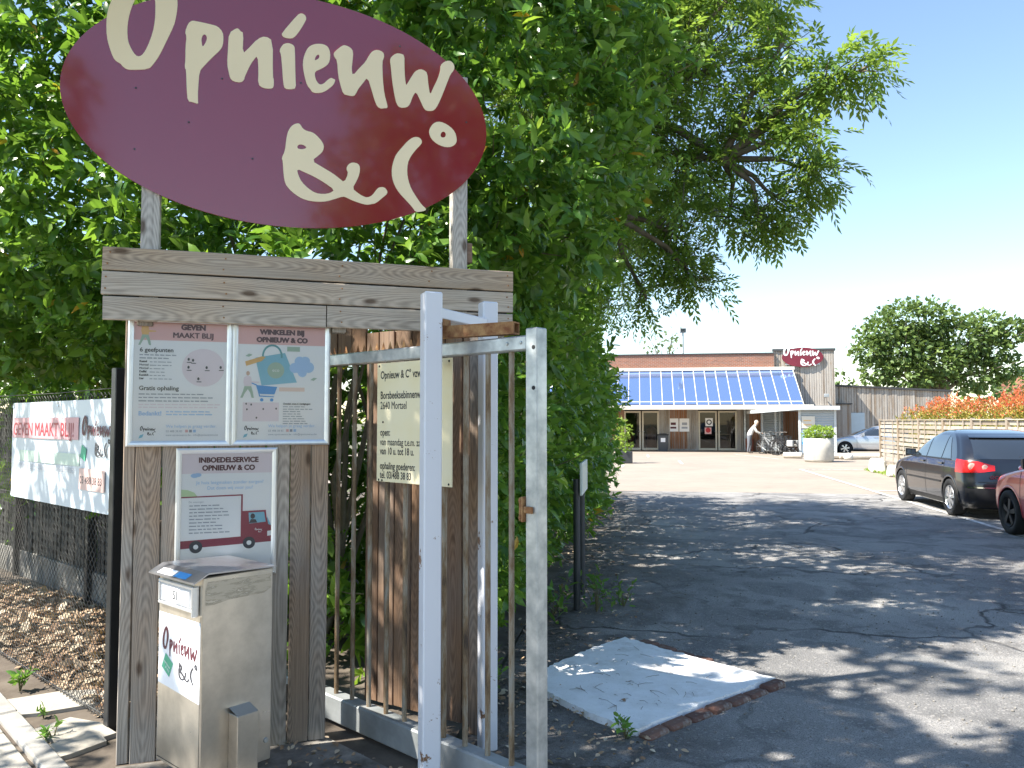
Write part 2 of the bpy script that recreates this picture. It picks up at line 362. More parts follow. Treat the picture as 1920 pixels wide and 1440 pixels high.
# ------------------------------------------------------------------ the setting: ground, drive, car park
def sheet(name, pts, z, mat, sub=0):
    V = [(p[0], p[1], z) for p in pts]
    return tag(mk(name, V, [tuple(range(len(V)))], mat), kind='structure')
def asphalt_mat():
    k = NT('worn_asphalt'); co = k.coord(); x, y, z = k.sep(co)
    u = k.math('SUBTRACT', k.math('MULTIPLY', x, CA), k.math('MULTIPLY', y, SA))
    big = k.noise(co, 0.45, 5, 0.6); mid = k.noise(co, 2.2, 5, 0.6, 0.4); grit = k.noise(co, 130, 3, 0.7); peb = k.add('TexVoronoi'); k.link(co, peb.inputs[0]); peb.inputs['Scale'].default_value = 75
    col = k.ramp(big, [(0.33, (0.20,0.194,0.188)), (0.5, (0.30,0.29,0.28)), (0.66, (0.40,0.385,0.36))])
    col = k.mix(k.ramp(mid, [(0.50,(0,0,0)), (0.60,(0.7,0.7,0.7))]), col, (0.15,0.146,0.142))
    st_ = k.noise(k.mapping(co,(0.8,0.8,1)), 0.8, 3, 0.5, 1.2); col = k.mix(k.ramp(st_, [(0.56,(0,0,0)), (0.585,(0.5,0.5,0.5))]), col, (0.15,0.15,0.15))
    col = k.mix(k.ramp(grit, [(0.35,(1,1,1)), (0.5,(0,0,0))]), col, (0.06,0.06,0.063))
    col = k.mix(k.ramp(peb.outputs['Color'], [(0.76,(0,0,0)), (0.84,(0.45,0.45,0.45))]), col, (0.42,0.40,0.38))
    cr = k.add('TexVoronoi', feature='DISTANCE_TO_EDGE'); cr.inputs['Scale'].default_value = 0.42
    wv = k.add('VectorMath', operation='ADD'); k.link(co, wv.inputs[0])
    nz = k.add('TexNoise'); k.link(co, nz.inputs['Vector']); nz.inputs['Scale'].default_value = 1.3; nz.inputs['Detail'].default_value = 5
    k.link(nz.outputs[1], wv.inputs[1]); k.link(wv.outputs[0], cr.inputs[0])
    crack = k.math('MULTIPLY', k.ramp(cr.outputs[0], [(0.004,(1,1,1)), (0.014,(0,0,0))]), k.ramp(big, [(0.40,(0,0,0)), (0.55,(1,1,1))]))
    col = k.mix(k.math('MULTIPLY', crack, 0.85), col, (0.03,0.03,0.03))
    edge = k.math('ADD', u, k.math('MULTIPLY', k.math('SUBTRACT', k.noise(co, 0.9, 6, 0.7), 0.5), 2.4))
    er = k.add('MapRange'); k.link(edge, er.inputs[0]); er.inputs[1].default_value = -0.75; er.inputs[2].default_value = 0.35; er.inputs[3].default_value = 1; er.inputs[4].default_value = 0
    dirt = k.math('MULTIPLY', er.outputs[0], k.ramp(k.noise(co, 7, 6, 0.75), [(0.30,(0.35,0.35,0.35)), (0.55,(1,1,1))]))
    col = k.mix(dirt, col, k.ramp(k.noise(co, 24, 5, 0.7), [(0.35,(0.035,0.029,0.024)), (0.65,(0.13,0.105,0.082))]))
    k.base(col); k.set(rough=0.88, spec=0.3)
    k.bump(k.math('ADD', k.math('ADD', grit, k.math('MULTIPLY', peb.outputs['Distance'], 0.7)), k.math('ADD', k.math('MULTIPLY', mid, 1.6), k.math('MULTIPLY', crack, -2.5))), 0.75, 0.012)
    return k.m
def paving_mat():
    k = NT('brick_paving'); co = k.coord()
    br = k.add('TexBrick'); k.link(k.mapping(co, (1,1,1)), br.inputs[0]); br.inputs['Scale'].default_value = 1.0
    br.inputs['Brick Width'].default_value = 0.22; br.inputs['Row Height'].default_value = 0.11; br.inputs['Mortar Size'].default_value = 0.006
    br.inputs['Color1'].default_value = (0.29,0.235,0.185,1); br.inputs['Color2'].default_value = (0.23,0.195,0.16,1); br.inputs['Mortar'].default_value = (0.20,0.18,0.16,1)
    n = k.noise(co, 0.5, 6, 0.65); k.base(k.mix(k.ramp(n, [(0.35,(0,0,0)),(0.7,(0.8,0.8,0.8))]), br.outputs[0], (0.31,0.265,0.215))); k.set(rough=0.9)
    k.bump(br.outputs['Fac'], -0.25, 0.005); return k.m
M_asph = asphalt_mat()
M_earth = pm('rough_ground', (0.16,0.14,0.10), 0.95, c2=(0.09,0.10,0.05), vscale=0.6, bump=0.5, bscale=8)
sheet('ground', [(-700,-300,0),(700,-300,0),(700,900,0),(-700,900,0)], -0.03, M_earth)
sheet('driveway', [W(-3.2,3.2), W(-3.2,-12), W(9.0,-12), W(9.0,18.6), W(-0.9,18.6), W(-0.9,3.2)], 0.0, M_asph)
sheet('car_park', [W(-14,18.6), W(26,18.6), W(26,60), W(-14,60)], -0.006, paving_mat())
k = NT('road_paint'); co = k.coord(); n = k.noise(co, 9, 6, 0.7)
k.base(k.mix(k.ramp(n, [(0.42,(0,0,0)), (0.58,(1,1,1))]), (0.30,0.30,0.30), (0.74,0.73,0.70))); k.set(rough=0.8); M_line = k.m
def stripe(u0, v0, u1, v1, w=0.10):
    d = Vector((u1-u0, v1-v0)).normalized(); nn = Vector((-d.y, d.x))*w/2
    pts = [W(u0+nn.x, v0+nn.y), W(u0-nn.x, v0-nn.y), W(u1-nn.x, v1-nn.y), W(u1+nn.x, v1+nn.y)]
    o = mk('road_marking', [(p[0],p[1],0.005) for p in pts], [(0,1,2,3)], M_line); tag(o, kind='structure')
stripe(5.36, 6, 5.36, 27.9)
stripe(5.36, 19.6, 7.9, 19.6); stripe(5.36, 27.85, 7.6, 27.85)
for q in ((1.6,30.5,1.6,33.0), (0.4,36.0,0.4,38.5), (4.6,40.0,5.9,35.2), (-0.6,28,-0.6,29.5)): stripe(*q)
sheet('soil_bed', [W(-9,3.35), W(-0.95,3.35), W(-0.85,10), W(-0.9,17.2), W(-9,17.2)], 0.004, M_soil)

# ------------------------------------------------------------------ kiosk frame of reference
KO = Vector((-1.835, 3.766, 0)); KA = R(18.165)
def K(s, y, z):
    p = Vector((s, y, 0)); p.rotate(Matrix.Rotation(KA, 3, 'Z')); return (KO.x+p.x, KO.y+p.y, z)

kiosk = tag(empty('notice_kiosk', KO, KA), 'weathered timber notice shelter with a three-plank fascia behind the steel mailbox', 'shelter')
XZ = (R(90), 0, 0)                             # plank lying along x, its width up
VZ = (R(90), R(-90), 0)                        # plank standing up
# front boards, each its own
bw = [0.055, 0.118, 0.122, 0.118, 0.120, 0.122, 0.118, 0.104, 0.088]
s0 = -0.028
for i, w in enumerate(bw):
    plank('board', 2.16+random.uniform(-.012,.012), w-0.006, 0.021, M_kboard, kiosk, (s0+w/2, 0.012+random.uniform(-.002,.002), 1.09), VZ, warp=0.0022, seg=10)
    s0 += w
for s in (0.02, 0.88): cbox('corner_post', (s-0.03,0.028,0), (s+0.045,0.10,2.15), wood('kiosk_post','Z'), kiosk)
for z in (0.25, 1.1, 1.95): cbox('batten', (-0.02,0.026,z-0.04), (0.93,0.05,z+0.04), M_wood, kiosk)
# fascia: three planks, the lowest in two lengths
fz = [(2.338, 2.449), (2.219, 2.330), (2.100, 2.211)]
for i, (z0, z1) in enumerate(fz):
    spans = [(-0.126, 1.917)] if i < 2 else [(-0.118, 0.910), (0.9135, 1.914)]
    for a, b2 in spans:
        plank('fascia_plank', b2-a, z1-z0, 0.026, M_fasc, kiosk, ((a+b2)/2, -0.047+random.uniform(-.002,.002), (z0+z1)/2), XZ, seg=14, warp=0.002)
cbox('fascia_gap_dark', (-0.10,-0.0315,2.11), (1.89,-0.0285,2.44), M_dark, kiosk, 0.0005)  # thin dark sheet added behind the planks so their gaps look dark
for s in (0.06, 0.98, 1.84):
    cbox('fascia_bearer', (s-0.035,-0.028,2.08), (s+0.035,0.045,2.44), wood('bearer_wood','Z'), kiosk)
for s in (-0.10, 0.42, 0.98, 1.45, 1.89):
    for z0, z1 in fz:
        for dz in (0.03, 0.085): MB().lathe([(0,-0.003),(0.004,-0.002),(0.0045,0.002)], 8, (s+random.uniform(-.01,.01), -0.0605, z0+dz), 'y').build('nail', M_rust, kiosk)
# right wing of boards, turned back, carrying the yellow sign
GA = R(-43.091); RA = R(-32.755); RO = Vector((-0.8402, 4.5721, 0))
wing = tag(empty('board_screen', RO, RA), 'brown timber board screen behind the sliding gate bars, carrying the pale yellow sign', 'screen')
x0 = -0.012
for w in (0.100, 0.118, 0.122, 0.116, 0.120, 0.118, 0.055):
    plank('board', 2.10, w-0.007, 0.022, M_wood_brown, wing, (x0+w/2, 0.011+random.uniform(-.002,.002), 1.085), VZ, warp=0.002, seg=10); x0 += w
for i in range(3): plank('board', 0.20, 0.112, 0.022, M_wood_brown, wing, (-0.075-0.118*i, 0.011, 2.115), VZ, seg=3)
cbox('end_post', (0.742,-0.02,0), (0.812,0.05,2.12), wood('screen_post','Z',dark=(0.085,0.05,0.03),light=(0.28,0.18,0.11),greyamt=0.3), wing)
cbox('batten', (-0.42,0.024,2.06), (0.74,0.06,2.14), M_wood_brown, wing)
cbox('batten', (-0.01,0.024,0.4), (0.74,0.06,0.48), M_wood_brown, wing)

# ------------------------------------------------------------------ the big oval sign
sg = tag(empty('oval_sign', K(0.7208,-0.05,2.2), KA), 'large glossy dark red oval shop sign with cream hand lettering on two posts', 'sign')
k = NT('oval_sign_enamel'); co = k.coord(); n = k.noise(co, 1.4, 4, 0.6)
k.base(k.mix(n, (0.25,0.010,0.022), (0.22,0.009,0.020))); k.set(rough=0.12, coat=1.0, coat_rough=0.05, ior=1.66)
k.bump(k.noise(co, 1.2, 2), 0.05, 0.02); M_oval = k.m
EZ = 3.2103-2.2
def ellipse(a, b2, n=96): return [(a*math.cos(2*math.pi*i/n), EZ+b2*math.sin(2*math.pi*i/n)) for i in range(n)]
mb = MB(); mb.poly([ellipse(1.0451, 0.6041)], 0.0, 0.012)
board = mb.build('board', M_oval, sg)
MB().poly([ellipse(1.0449, 0.6039)], 0.0122).build('board_back', M_wood, board)
for key in LOGO:
    MB().poly([[(x, EZ+z) for x, z in lp] for lp in logo_loops(key)], -0.0035, 0.0033).build('letter', M_cream, sg)
M_post = wood('pale_post_wood', 'Z', light=(0.52,0.46,0.38), dark=(0.22,0.17,0.13), grey=(0.52,0.50,0.47), greyamt=0.75)
for a, b2 in ((0.034-0.7208, 0.116-0.7208), (1.578-0.7208, 1.662-0.7208)):
    cbox('post', (a,0.014,-0.1), (b2,0.09,1.32), M_post, sg)
cbox('spacer_block', (0.942,0.03,0.29), (0.975,0.09,0.40), M_wood_brown, sg)
for x, z in ((-0.72,0.02),(-0.48,-0.12),(-0.18,-0.27),(-0.72,-0.28),(0.56,0.42),(0.93,0.05),(0.05,0.15),(-0.33,0.12)):
    MB().lathe([(0,-0.0025),(0.0045,-0.0015),(0.005,0.0)], 8, (x, -0.001, EZ+z), 'y').build('screw', M_print_dark, sg)

# ------------------------------------------------------------------ framed posters
def figure_shapes(parent, x, z, h, y, shirt, legs, box=False, push=False):
    """the small flat walking figure printed on the posters"""
    S = lambda pts: [(x+a*h, z+b*h) for a, b in pts]
    MB().poly([S([(0.10,0.42),(0.34,0.42),(0.36,0.60),(0.33,0.78),(0.20,0.83),(0.08,0.76),(0.06,0.58)])], y).poly([S([(0.30,0.74),(0.36,0.62),(0.62,0.60),(0.62,0.56),(0.36,0.54),(0.27,0.60)])], y-0.0002).build('print', shirt, parent)
    MB().poly([S([(0.10,0.43),(0.34,0.43),(0.40,0.22),(0.44,0.0),(0.36,0.0),(0.30,0.20),(0.22,0.32),(0.12,0.18),(0.04,0.0),(-0.04,0.0),(0.05,0.24)])], y-0.0003).build('print', legs, parent)
    MB().poly([[(x+h*(0.22+0.065*math.cos(t*0.524)), z+h*(0.91+0.085*math.sin(t*0.524))) for t in range(12)]], y).build('print', M_print_skin, parent)
M_print_skin = pm('skin_tone_print', (0.62,0.42,0.33), 0.5, vary=0.05)
def lines(parent, x, z, w, n, dz, y, mat=None, h=0.0055, rag=0.25):
    """body text too small to read in the photograph: rows of short word marks"""
    mb = MB()
    for i in range(n):
        end = x+w*(1-random.uniform(0, rag)); q = x
        while q < end-0.008:
            l = min(random.uniform(0.012, 0.036), end-q); zz = z-i*dz
            mb.poly([[(q,zz),(q+l,zz),(q+l,zz+h*random.uniform(.75,1)),(q,zz+h)]], y); q += l+0.005
    mb.build('print', mat or M_print_grey, parent)
def circ(cx, cz, r, n=20, sq=1.0): return [(cx+r*math.cos(2*math.pi*i/n), cz+r*sq*math.sin(2*math.pi*i/n)) for i in range(n)]
def framed(s0, s1, z0, z1, label):
    f = tag(empty('framed_poster', K(s0, -0.002, z0), KA), label, 'poster', 'framed posters on the kiosk boards')
    w, h, r = s1-s0, z1-z0, 0.026
    def rail(name, pts):                       # snap-frame rail with a rounded, sloping face and mitred ends
        V = []; F = []
        for (x, z, inx, inz) in pts:
            for (d, yy) in ((0,-0.001),(0,-0.010),(0.008,-0.0165),(0.018,-0.015),(r,-0.0095),(r,-0.001)):
                V.append((x+inx*d, yy, z+inz*d))
        for i in range(5): F.append((i, i+1, 6+i+1, 6+i))
        mk(name, V, F, M_alu, f, smooth=False)
    rail('rail', [(0,0,1,1),(w,0,-1,1)]); rail('rail', [(w,0,-1,1),(w,h,-1,-1)])
    rail('rail', [(w,h,-1,-1),(0,h,1,-1)]); rail('rail', [(0,h,1,-1),(0,0,1,1)])
    cbox('backing', (0.004,-0.004,0.004), (w-0.004,0.0015,h-0.004), M_print_grey, f, 0.001)
    p = mk('poster', [(r-.004,-0.0048,r-.004),(w-r+.004,-0.0048,r-.004),(w-r+.004,-0.0048,h-r+.004),(r-.004,-0.0048,h-r+.004)], [(0,1,2,3)], M_paper, f)
    mk('cover_sheet', [(r-.002,-0.0085,r-.002),(w-r+.002,-0.0085,r-.002),(w-r+.002,-0.0085,h-r+.002),(r-.002,-0.0085,h-r+.002)], [(0,1,2,3)], M_clear, f)
    return f, p, w, h
def band(p, x0, x1, z0, z1, mat, y=-0.0052): MB().poly([[(x0,z0),(x1,z0),(x1,z1),(x0,z1)]], y).build('print', mat, p)
Y1 = -0.0058
def footer(p, w):
    logo_small(p, 0.095, 0.072, Y1, 0.040, M_print_dark, M_print_dark)
    MB().poly([[(0.055,0.038),(0.072,0.044),(0.078,0.060),(0.061,0.054)]], Y1).build('print', M_print_teal, p)
    text('We helpen je graag verder.', p, 0.175, 0.090, Y1, 0.021, M_print_pale)
    text('03 488 38 83', p, 0.175, 0.068, Y1, 0.014, M_print_grey)
    for i, m in enumerate((M_print_pink, M_print_grey, M_print_pale)): band(p, 0.262+i*0.018, 0.275+i*0.018, 0.067, 0.080, m, Y1)
    text('www.opnieuwenco.be - info@opnieuwenco.be', p, 0.175, 0.050, Y1, 0.0125, M_print_grey)
# left: GEVEN MAAKT BLIJ
f, p, w, h = framed(-0.014, 0.4595, 1.499, 2.128, 'framed poster headed GEVEN MAAKT BLIJ with a round map, left of the upper pair')
band(p, 0.024, w-0.024, 0.515, h-0.024, M_print_pink)
text('GEVEN', p, 0.292, 0.570, Y1, 0.036, M_print_red, 'CENTER', 0.0011); text('MAAKT BLIJ', p, 0.292, 0.530, Y1, 0.036, M_print_red, 'CENTER', 0.0011)
figure_shapes(p, 0.050, 0.490, 0.118, Y1, M_print_orange, M_print_sage)
text('6 geefpunten', p, 0.052, 0.458, Y1, 0.029, M_print_dark, bold=0.0003)
lines(p, 0.052, 0.440, 0.17, 2, 0.0155, Y1)
for i, s in enumerate(('Kessel','Mortsel','Mortsel','Duffel','Kontich','Lier')):
    text(s, p, 0.052, 0.407-i*0.0165, Y1, 0.013, M_print_dark, bold=0.0003); lines(p, 0.098, 0.407-i*0.0165, 0.11, 1, 0.1, Y1, h=0.004, rag=0.4)
MB().poly([circ(0.340, 0.385, 0.098, 40, 0.95)], -0.0053).build('print', M_print_lilac, p)
mb = MB()
for q in ((0.272,0.425),(0.292,0.421),(0.272,0.386),(0.355,0.386),(0.420,0.388),(0.318,0.330)):
    mb.poly([circ(q[0], q[1], 0.0055, 8, 1.4)], Y1).poly([[(q[0]-.008,q[1]-.017),(q[0]+.014,q[1]-.017),(q[0]+.014,q[1]-.013),(q[0]-.008,q[1]-.013)]], Y1)
mb.build('print', M_print_dark, p)
text('Gratis ophaling', p, 0.052, 0.272, Y1, 0.029, M_print_dark, bold=0.0003)
lines(p, 0.052, 0.250, 0.36, 3, 0.0165, Y1, rag=0.2); lines(p, 0.052, 0.200, 0.38, 2, 0.0135, Y1, M_print_lilac, rag=0.08)
text('Bedankt!', p, 0.052, 0.150, Y1, 0.029, M_print_pale, bold=0.0004); lines(p, 0.175, 0.165, 0.24, 2, 0.014, Y1, M_print_pale)
footer(p, w)
# right: WINKELEN BIJ OPNIEUW & CO
f, p, w, h = framed(0.4605, 0.9365, 1.500, 2.128, 'framed poster headed WINKELEN BIJ OPNIEUW & CO with a blue shopping bag')
band(p, 0.024, w-0.024, 0.508, h-0.024, M_print_pink)
text('WINKELEN BIJ', p, 0.238, 0.560, Y1, 0.034, M_print_red, 'CENTER', 0.0011); text('OPNIEUW & CO', p, 0.238, 0.521, Y1, 0.034, M_print_red, 'CENTER', 0.0011)
MB().poly([[(0.108,0.440),(0.252,0.468),(0.312,0.318),(0.140,0.300)]], -0.0055).build('print', M_print_teal, p)
mb = MB(); mb.poly([[(0.190+0.050*math.cos(t)*1.0, 0.450+0.060*math.sin(t)) for t in np.linspace(3.3,-0.15,16)]+[(0.190+0.041*math.cos(t), 0.450+0.050*math.sin(t)) for t in np.linspace(-0.15,3.3,16)]], Y1); mb.build('print', pm('dark_teal_print',(0.10,0.32,0.34)), p)
MB().poly([circ(0.208,0.378,0.041,26)], Y1).build('print', M_print_sage, p); text('eco', p, 0.208, 0.371, -0.0064, 0.024, M_paper, 'CENTER')
MB().poly([[(0.066,0.398),(0.140,0.424),(0.158,0.444),(0.140,0.448),(0.060,0.420)]], -0.0062).build('print', M_print_orange, p)
band(p, 0.262, 0.325, 0.476, 0.500, M_print_sage, -0.0062)
mb = MB()
for q in ((0.335,0.395,0.036),(0.300,0.392,0.026),(0.368,0.396,0.028),(0.325,0.425,0.026),(0.352,0.427,0.024),(0.338,0.368,0.022)): mb.poly([circ(*q)], -0.0057-0.0001*len(mb.F)/18)
mb.build('print', M_print_pale, p)
mb = MB()
for q in ((0.078,0.452,0.4),(0.395,0.336,0.9)):
    mb.poly([[(q[0]-.017,q[1]-.004),(q[0],q[1]+.008),(q[0]+.017,q[1]+.006*q[2]),(q[0],q[1]-.008)]], Y1)
mb.build('print', M_print_sage, p)
figure_shapes(p, 0.045, 0.238, 0.135, Y1, M_print_lilac, M_print_sage)
mb = MB().poly([[(0.118,0.302),(0.216,0.294),(0.203,0.256),(0.132,0.258)]], -0.0066).poly([[(0.092,0.315),(0.118,0.305),(0.134,0.250),(0.200,0.246),(0.200,0.242),(0.130,0.244),(0.114,0.300),(0.092,0.310)]], -0.0064)
for q in ((0.142,0.228),(0.190,0.228)): mb.poly([circ(q[0],q[1],0.0085,12)], -0.0064)
mb.build('print', M_print_blue, p)
band(p, 0.225, 0.350, 0.272, 0.292, pm('peach_print',(0.80,0.62,0.55)), -0.0063)
band(p, 0.052, 0.225, 0.120, 0.215, M_print_lilac, -0.0053)
mb = MB()
for q in ((0.068,0.208),(0.092,0.204),(0.072,0.180),(0.150,0.182),(0.212,0.184),(0.118,0.138)): mb.poly([circ(q[0],q[1],0.004,8,1.3)], Y1)
mb.build('print', M_print_dark, p)
text('Ontdek onze 6 vestigingen', p, 0.245, 0.205, Y1, 0.0125, M_print_dark, bold=0.0002)
lines(p, 0.245, 0.192, 0.15, 8, 0.0122, Y1, h=0.004, rag=0.4)
footer(p, w)
# lower: INBOEDELSERVICE
f, p, w, h = framed(0.2103, 0.6830, 0.860, 1.488, 'framed INBOEDELSERVICE poster with a dark red removal lorry, low on the kiosk boards')
band(p, 0.024, w-0.024, 0.504, h-0.024, M_print_lilac)
text('INBOEDELSERVICE', p, 0.242, 0.558, Y1, 0.035, M_print_red, 'CENTER', 0.0008, 0.96); text('OPNIEUW & CO', p, 0.242, 0.519, Y1, 0.035, M_print_red, 'CENTER', 0.0008, 0.96)
MB().poly([circ(0.085,0.494,0.018,16,0.6)], Y1).poly([circ(0.100,0.497,0.016,16,0.6)], Y1-.0001).build('print', M_print_pale, p)
text('Je huis leegmaken zonder zorgen?', p, 0.250, 0.452, Y1, 0.023, M_print_pale, 'CENTER'); text('Dat doen wij voor jou!', p, 0.250, 0.425, Y1, 0.023, M_print_pale, 'CENTER')
MB().poly([[(0.024,0.392),(0.10,0.392),(0.085,0.412),(0.055,0.425),(0.024,0.428)]], -0.0053).build('print', pm('leaf_green_print',(0.55,0.68,0.42)), p)
MB().poly([[(0.024,0.392),(0.310,0.398),(0.310,0.315),(0.420,0.317),(0.424,0.280),(0.448,0.235),(0.448,0.160),(0.024,0.140)]], -0.0055).build('print', M_print_truck, p)
MB().poly([[(0.024,0.386),(0.302,0.391),(0.302,0.190),(0.024,0.178)]], Y1).build('print', M_paper, p)
MB().poly([[(0.338,0.306),(0.412,0.308),(0.420,0.258),(0.342,0.252)]], Y1).poly([[(0.424,0.290),(0.446,0.240),(0.432,0.246)]], Y1).build('print', M_print_teal, p)
MB().poly([circ(0.358,0.288,0.011,14,1.2)], -0.0062).poly([[(0.340,0.254),(0.380,0.256),(0.372,0.272),(0.350,0.274)]], -0.0062).build('print', M_print_dark, p)
mb = MB(); mb.poly([circ(0.096,0.148,0.030,26)], -0.0062).poly([circ(0.342,0.158,0.029,26)], -0.0062); mb.build('print', M_print_dark, p)
mb = MB(); mb.poly([circ(0.096,0.148,0.0115,18)], -0.0068).poly([circ(0.342,0.158,0.0115,18)], -0.0068).poly([[(0.428,0.212),(0.448,0.214),(0.448,0.190),(0.428,0.188)]], -0.0064); mb.build('print', M_paper, p)
logo_small(p, 0.386, 0.216, -0.0062, 0.020, M_paper)
text('Dit ontzorgen:', p, 0.060, 0.362, -0.0062, 0.012, M_print_grey)
lines(p, 0.064, 0.345, 0.19, 9, 0.0165, -0.0062, h=0.0055, rag=0.4)

# ------------------------------------------------------------------ pale yellow information sign
ys = tag(empty('yellow_sign', Vector((-1.00971,4.28667,1.316))+Vector((0.418*math.cos(GA)-0.026*math.sin(GA)*1.0,0.418*math.sin(GA)+0.026*math.cos(GA),0)), GA), 'pale yellow sign with black opening hours fixed to the gate bars', 'sign')
M_yel = pm('pale_yellow_enamel', (0.80,0.70,0.43), 0.4, c2=(0.82,0.75,0.54), vscale=3)
MB().box((0,-0.006,0), (0.566,-0.001,0.600), 0.001).build('plate', M_yel, ys)
M_ink = pm('black_ink', (0.02,0.02,0.022), 0.5, vary=0.2)
# serif-like sign text, one line each
for s, x, z, sz in (('Opnieuw & C\u00b0 vzw',0.028,0.520,0.056),('Borsbeeksebinnenweg 51',0.028,0.418,0.054),('2640 Mortsel',0.028,0.366,0.054),('open:',0.028,0.232,0.050),('van maandag t.e.m. zaterdag',0.028,0.184,0.050),('van 10 u. tot 18 u.',0.028,0.138,0.050),('ophaling goederen:',0.028,0.064,0.050),('tel. 03/488 38 83',0.028,0.018,0.050)):
    text(s, ys, x, z, -0.0066, sz, M_ink, bold=0.0005, xs=0.72)
for x, z in ((0.018,0.585),(0.545,0.585),(0.018,0.008),(0.545,0.012),(0.05,0.300),(0.045,0.006)): MB().lathe([(0,-0.009),(0.005,-0.008),(0.006,-0.006)], 10, (x,0,z), 'y').build('screw', M_dark, ys)

# ------------------------------------------------------------------ mailbox
MX = R(49.2); mbx = tag(empty('mailbox', (-1.31,3.36,0), MX), 'brushed steel mailbox number 51 with a shop sticker, standing before the kiosk', 'mailbox')
k = NT('brushed_steel'); co = k.coord(); x, y, z = k.sep(co)
br = k.noise(k.mapping(co, (2,2,160)), 1.0, 4, 0.6); st = k.noise(co, 5, 6, 0.65)
k.base(k.mix(k.ramp(st, [(0.4,(0,0,0)),(0.66,(1,1,1))]), (0.68,0.63,0.55), (0.50,0.46,0.40))); k.set(metal=0.85, rough=k.math('MULTIPLY_ADD', st, 0.22, 0.20)); k.bump(br, 0.06, 0.002); M_steel = k.m
MB().box((0,0,0.10), (0.337,0.394,0.955), 0.004).build('body', M_steel, mbx)
V = [(-0.045,-0.010,0.940),(-0.045,0.408,0.940),(0.02,-0.010,0.974),(0.02,0.408,0.974),(0.347,-0.010,0.963),(0.347,0.408,0.963)]
V += [(a,b2,c-0.006) for a,b2,c in V]
mk('lid', V, [(0,2,3,1),(2,4,5,3),(6,7,9,8),(8,9,11,10),(0,6,8,2),(2,8,10,4),(1,3,9,7),(3,5,11,9),(0,1,7,6),(4,10,11,5)], pm('lid_steel',(0.50,0.50,0.53),0.30,0.9,vary=0.2,vscale=8), mbx)
V = [(0.022,-0.0018,0.936),(0.326,-0.0018,0.930),(0.326,-0.0018,0.865),(0.29,-0.0018,0.848),(0.12,-0.0018,0.846),(0.05,-0.0018,0.835),(0.012,-0.0018,0.838),(0.012,-0.0018,0.90)]
k = NT('torn_tape'); co = k.coord(); n = k.noise(k.mapping(co,(4,1,22)), 2.0, 6, 0.7)
k.base(k.mix(k.ramp(n,[(0.47,(0,0,0)),(0.5,(1,1,1))]), (0.46,0.40,0.31), (0.60,0.52,0.41))); k.set(rough=0.5, metal=0.2)
k.set(alpha=k.math('MULTIPLY', k.ramp(n,[(0.40,(0,0,0)),(0.42,(1,1,1))]), 0.85)); mk('torn_tape', V, [tuple(range(8))][::-1], k.m, mbx)
slot = mk('slot_frame', [], [], M_alu, mbx); slot.location = (-0.002, 0.375, 0.80); slot.rotation_euler = (0,0,R(-90))
mb = MB(); mb.box((0,-0.014,0), (0.335,-0.001,0.014), 0.003).box((0,-0.014,0.096), (0.335,-0.001,0.110), 0.003).box((0,-0.014,0.0142), (0.014,-0.001,0.0958), 0.003).box((0.321,-0.014,0.0142), (0.335,-0.001,0.0958), 0.003).box((0.3352,-0.03,-0.01),(0.350,-0.0,0.118),0.003)
slot.data.from_pydata(mb.V, [], mb.F)
cbox('slot_flap', (0.015,-0.008,0.016), (0.320,-0.003,0.094), pm('flap_grey',(0.55,0.57,0.60),0.4,0.3,vary=0.1), slot, 0.002)
cbox('number_plate', (0.035,-0.0105,0.026), (0.285,-0.0085,0.086), pm('plate_grey_white',(0.60,0.61,0.62),0.5,vary=0.05), slot, 0.0006); text('51', slot, 0.135, 0.036, -0.0112, 0.056, M_print_dark, bold=0.0002, xs=0.8)
stk = mk('sticker', [(0,-0.0012,0.02),(0.375,-0.0012,0),(0.375,-0.0012,0.340),(0,-0.0012,0.335)], [(0,1,2,3)], pm('white_sticker',(0.78,0.80,0.84),0.3,vary=0.04), mbx, (-0.0005,0.386,0.425), (0,0,R(-90)))
logo_small(stk, 0.195, 0.155, -0.0022, 0.185, M_print_red, M_print_dark)
MB().poly([[(0.035,0.095),(0.105,0.060),(0.140,0.125),(0.070,0.160)]], -0.0024).build('print', M_print_green, stk)
text('opnieuw', stk, 0.058, 0.122, -0.0032, 0.017, M_paper, tilt=R(27)); text('& eco', stk, 0.070, 0.097, -0.0032, 0.017, M_paper, tilt=R(27))
mk('door_seam', [(-0.0008,0.010,0.115),(-0.0008,0.384,0.115),(-0.0008,0.384,0.119),(-0.0008,0.010,0.119)], [(0,3,2,1)], M_dark, mbx)
mk('door_seam', [(-0.0008,0.010,0.119),(-0.0008,0.013,0.119),(-0.0008,0.013,0.79),(-0.0008,0.010,0.79)], [(0,3,2,1)], M_dark, mbx)
MB().lathe([(0,-0.006),(0.010,-0.006),(0.012,0)], 14, (0.31,-0.0005,0.19), 'y').build('lock', M_galv, mbx)
MB().box((0.127,-0.075,0), (0.228,-0.001,0.36), 0.003).build('foot_post', M_steel, mbx)
mk('foot_post_cap', [(0.128,-0.074,0.361),(0.227,-0.074,0.361),(0.227,-0.001,0.382),(0.128,-0.001,0.382),(0.128,-0.074,0.3605),(0.227,-0.074,0.3605)], [(0,1,2,3),(4,5,1,0),(5,2,1),(4,0,3)], pm('cap_steel',(0.5,0.52,0.54),0.25,0.9,vary=0.1), mbx)
lb = mk('lid_label', [(-0.038,0.20,0.9447),(-0.038,0.34,0.9447),(-0.006,0.34,0.9614),(-0.006,0.20,0.9614)], [(0,3,2,1)], M_paper, mbx)
mk('label_print', [(-0.038,0.08,0.9447),(-0.038,0.19,0.9447),(-0.006,0.19,0.9614),(-0.006,0.08,0.9614)], [(0,3,2,1)], M_print_blue, lb)

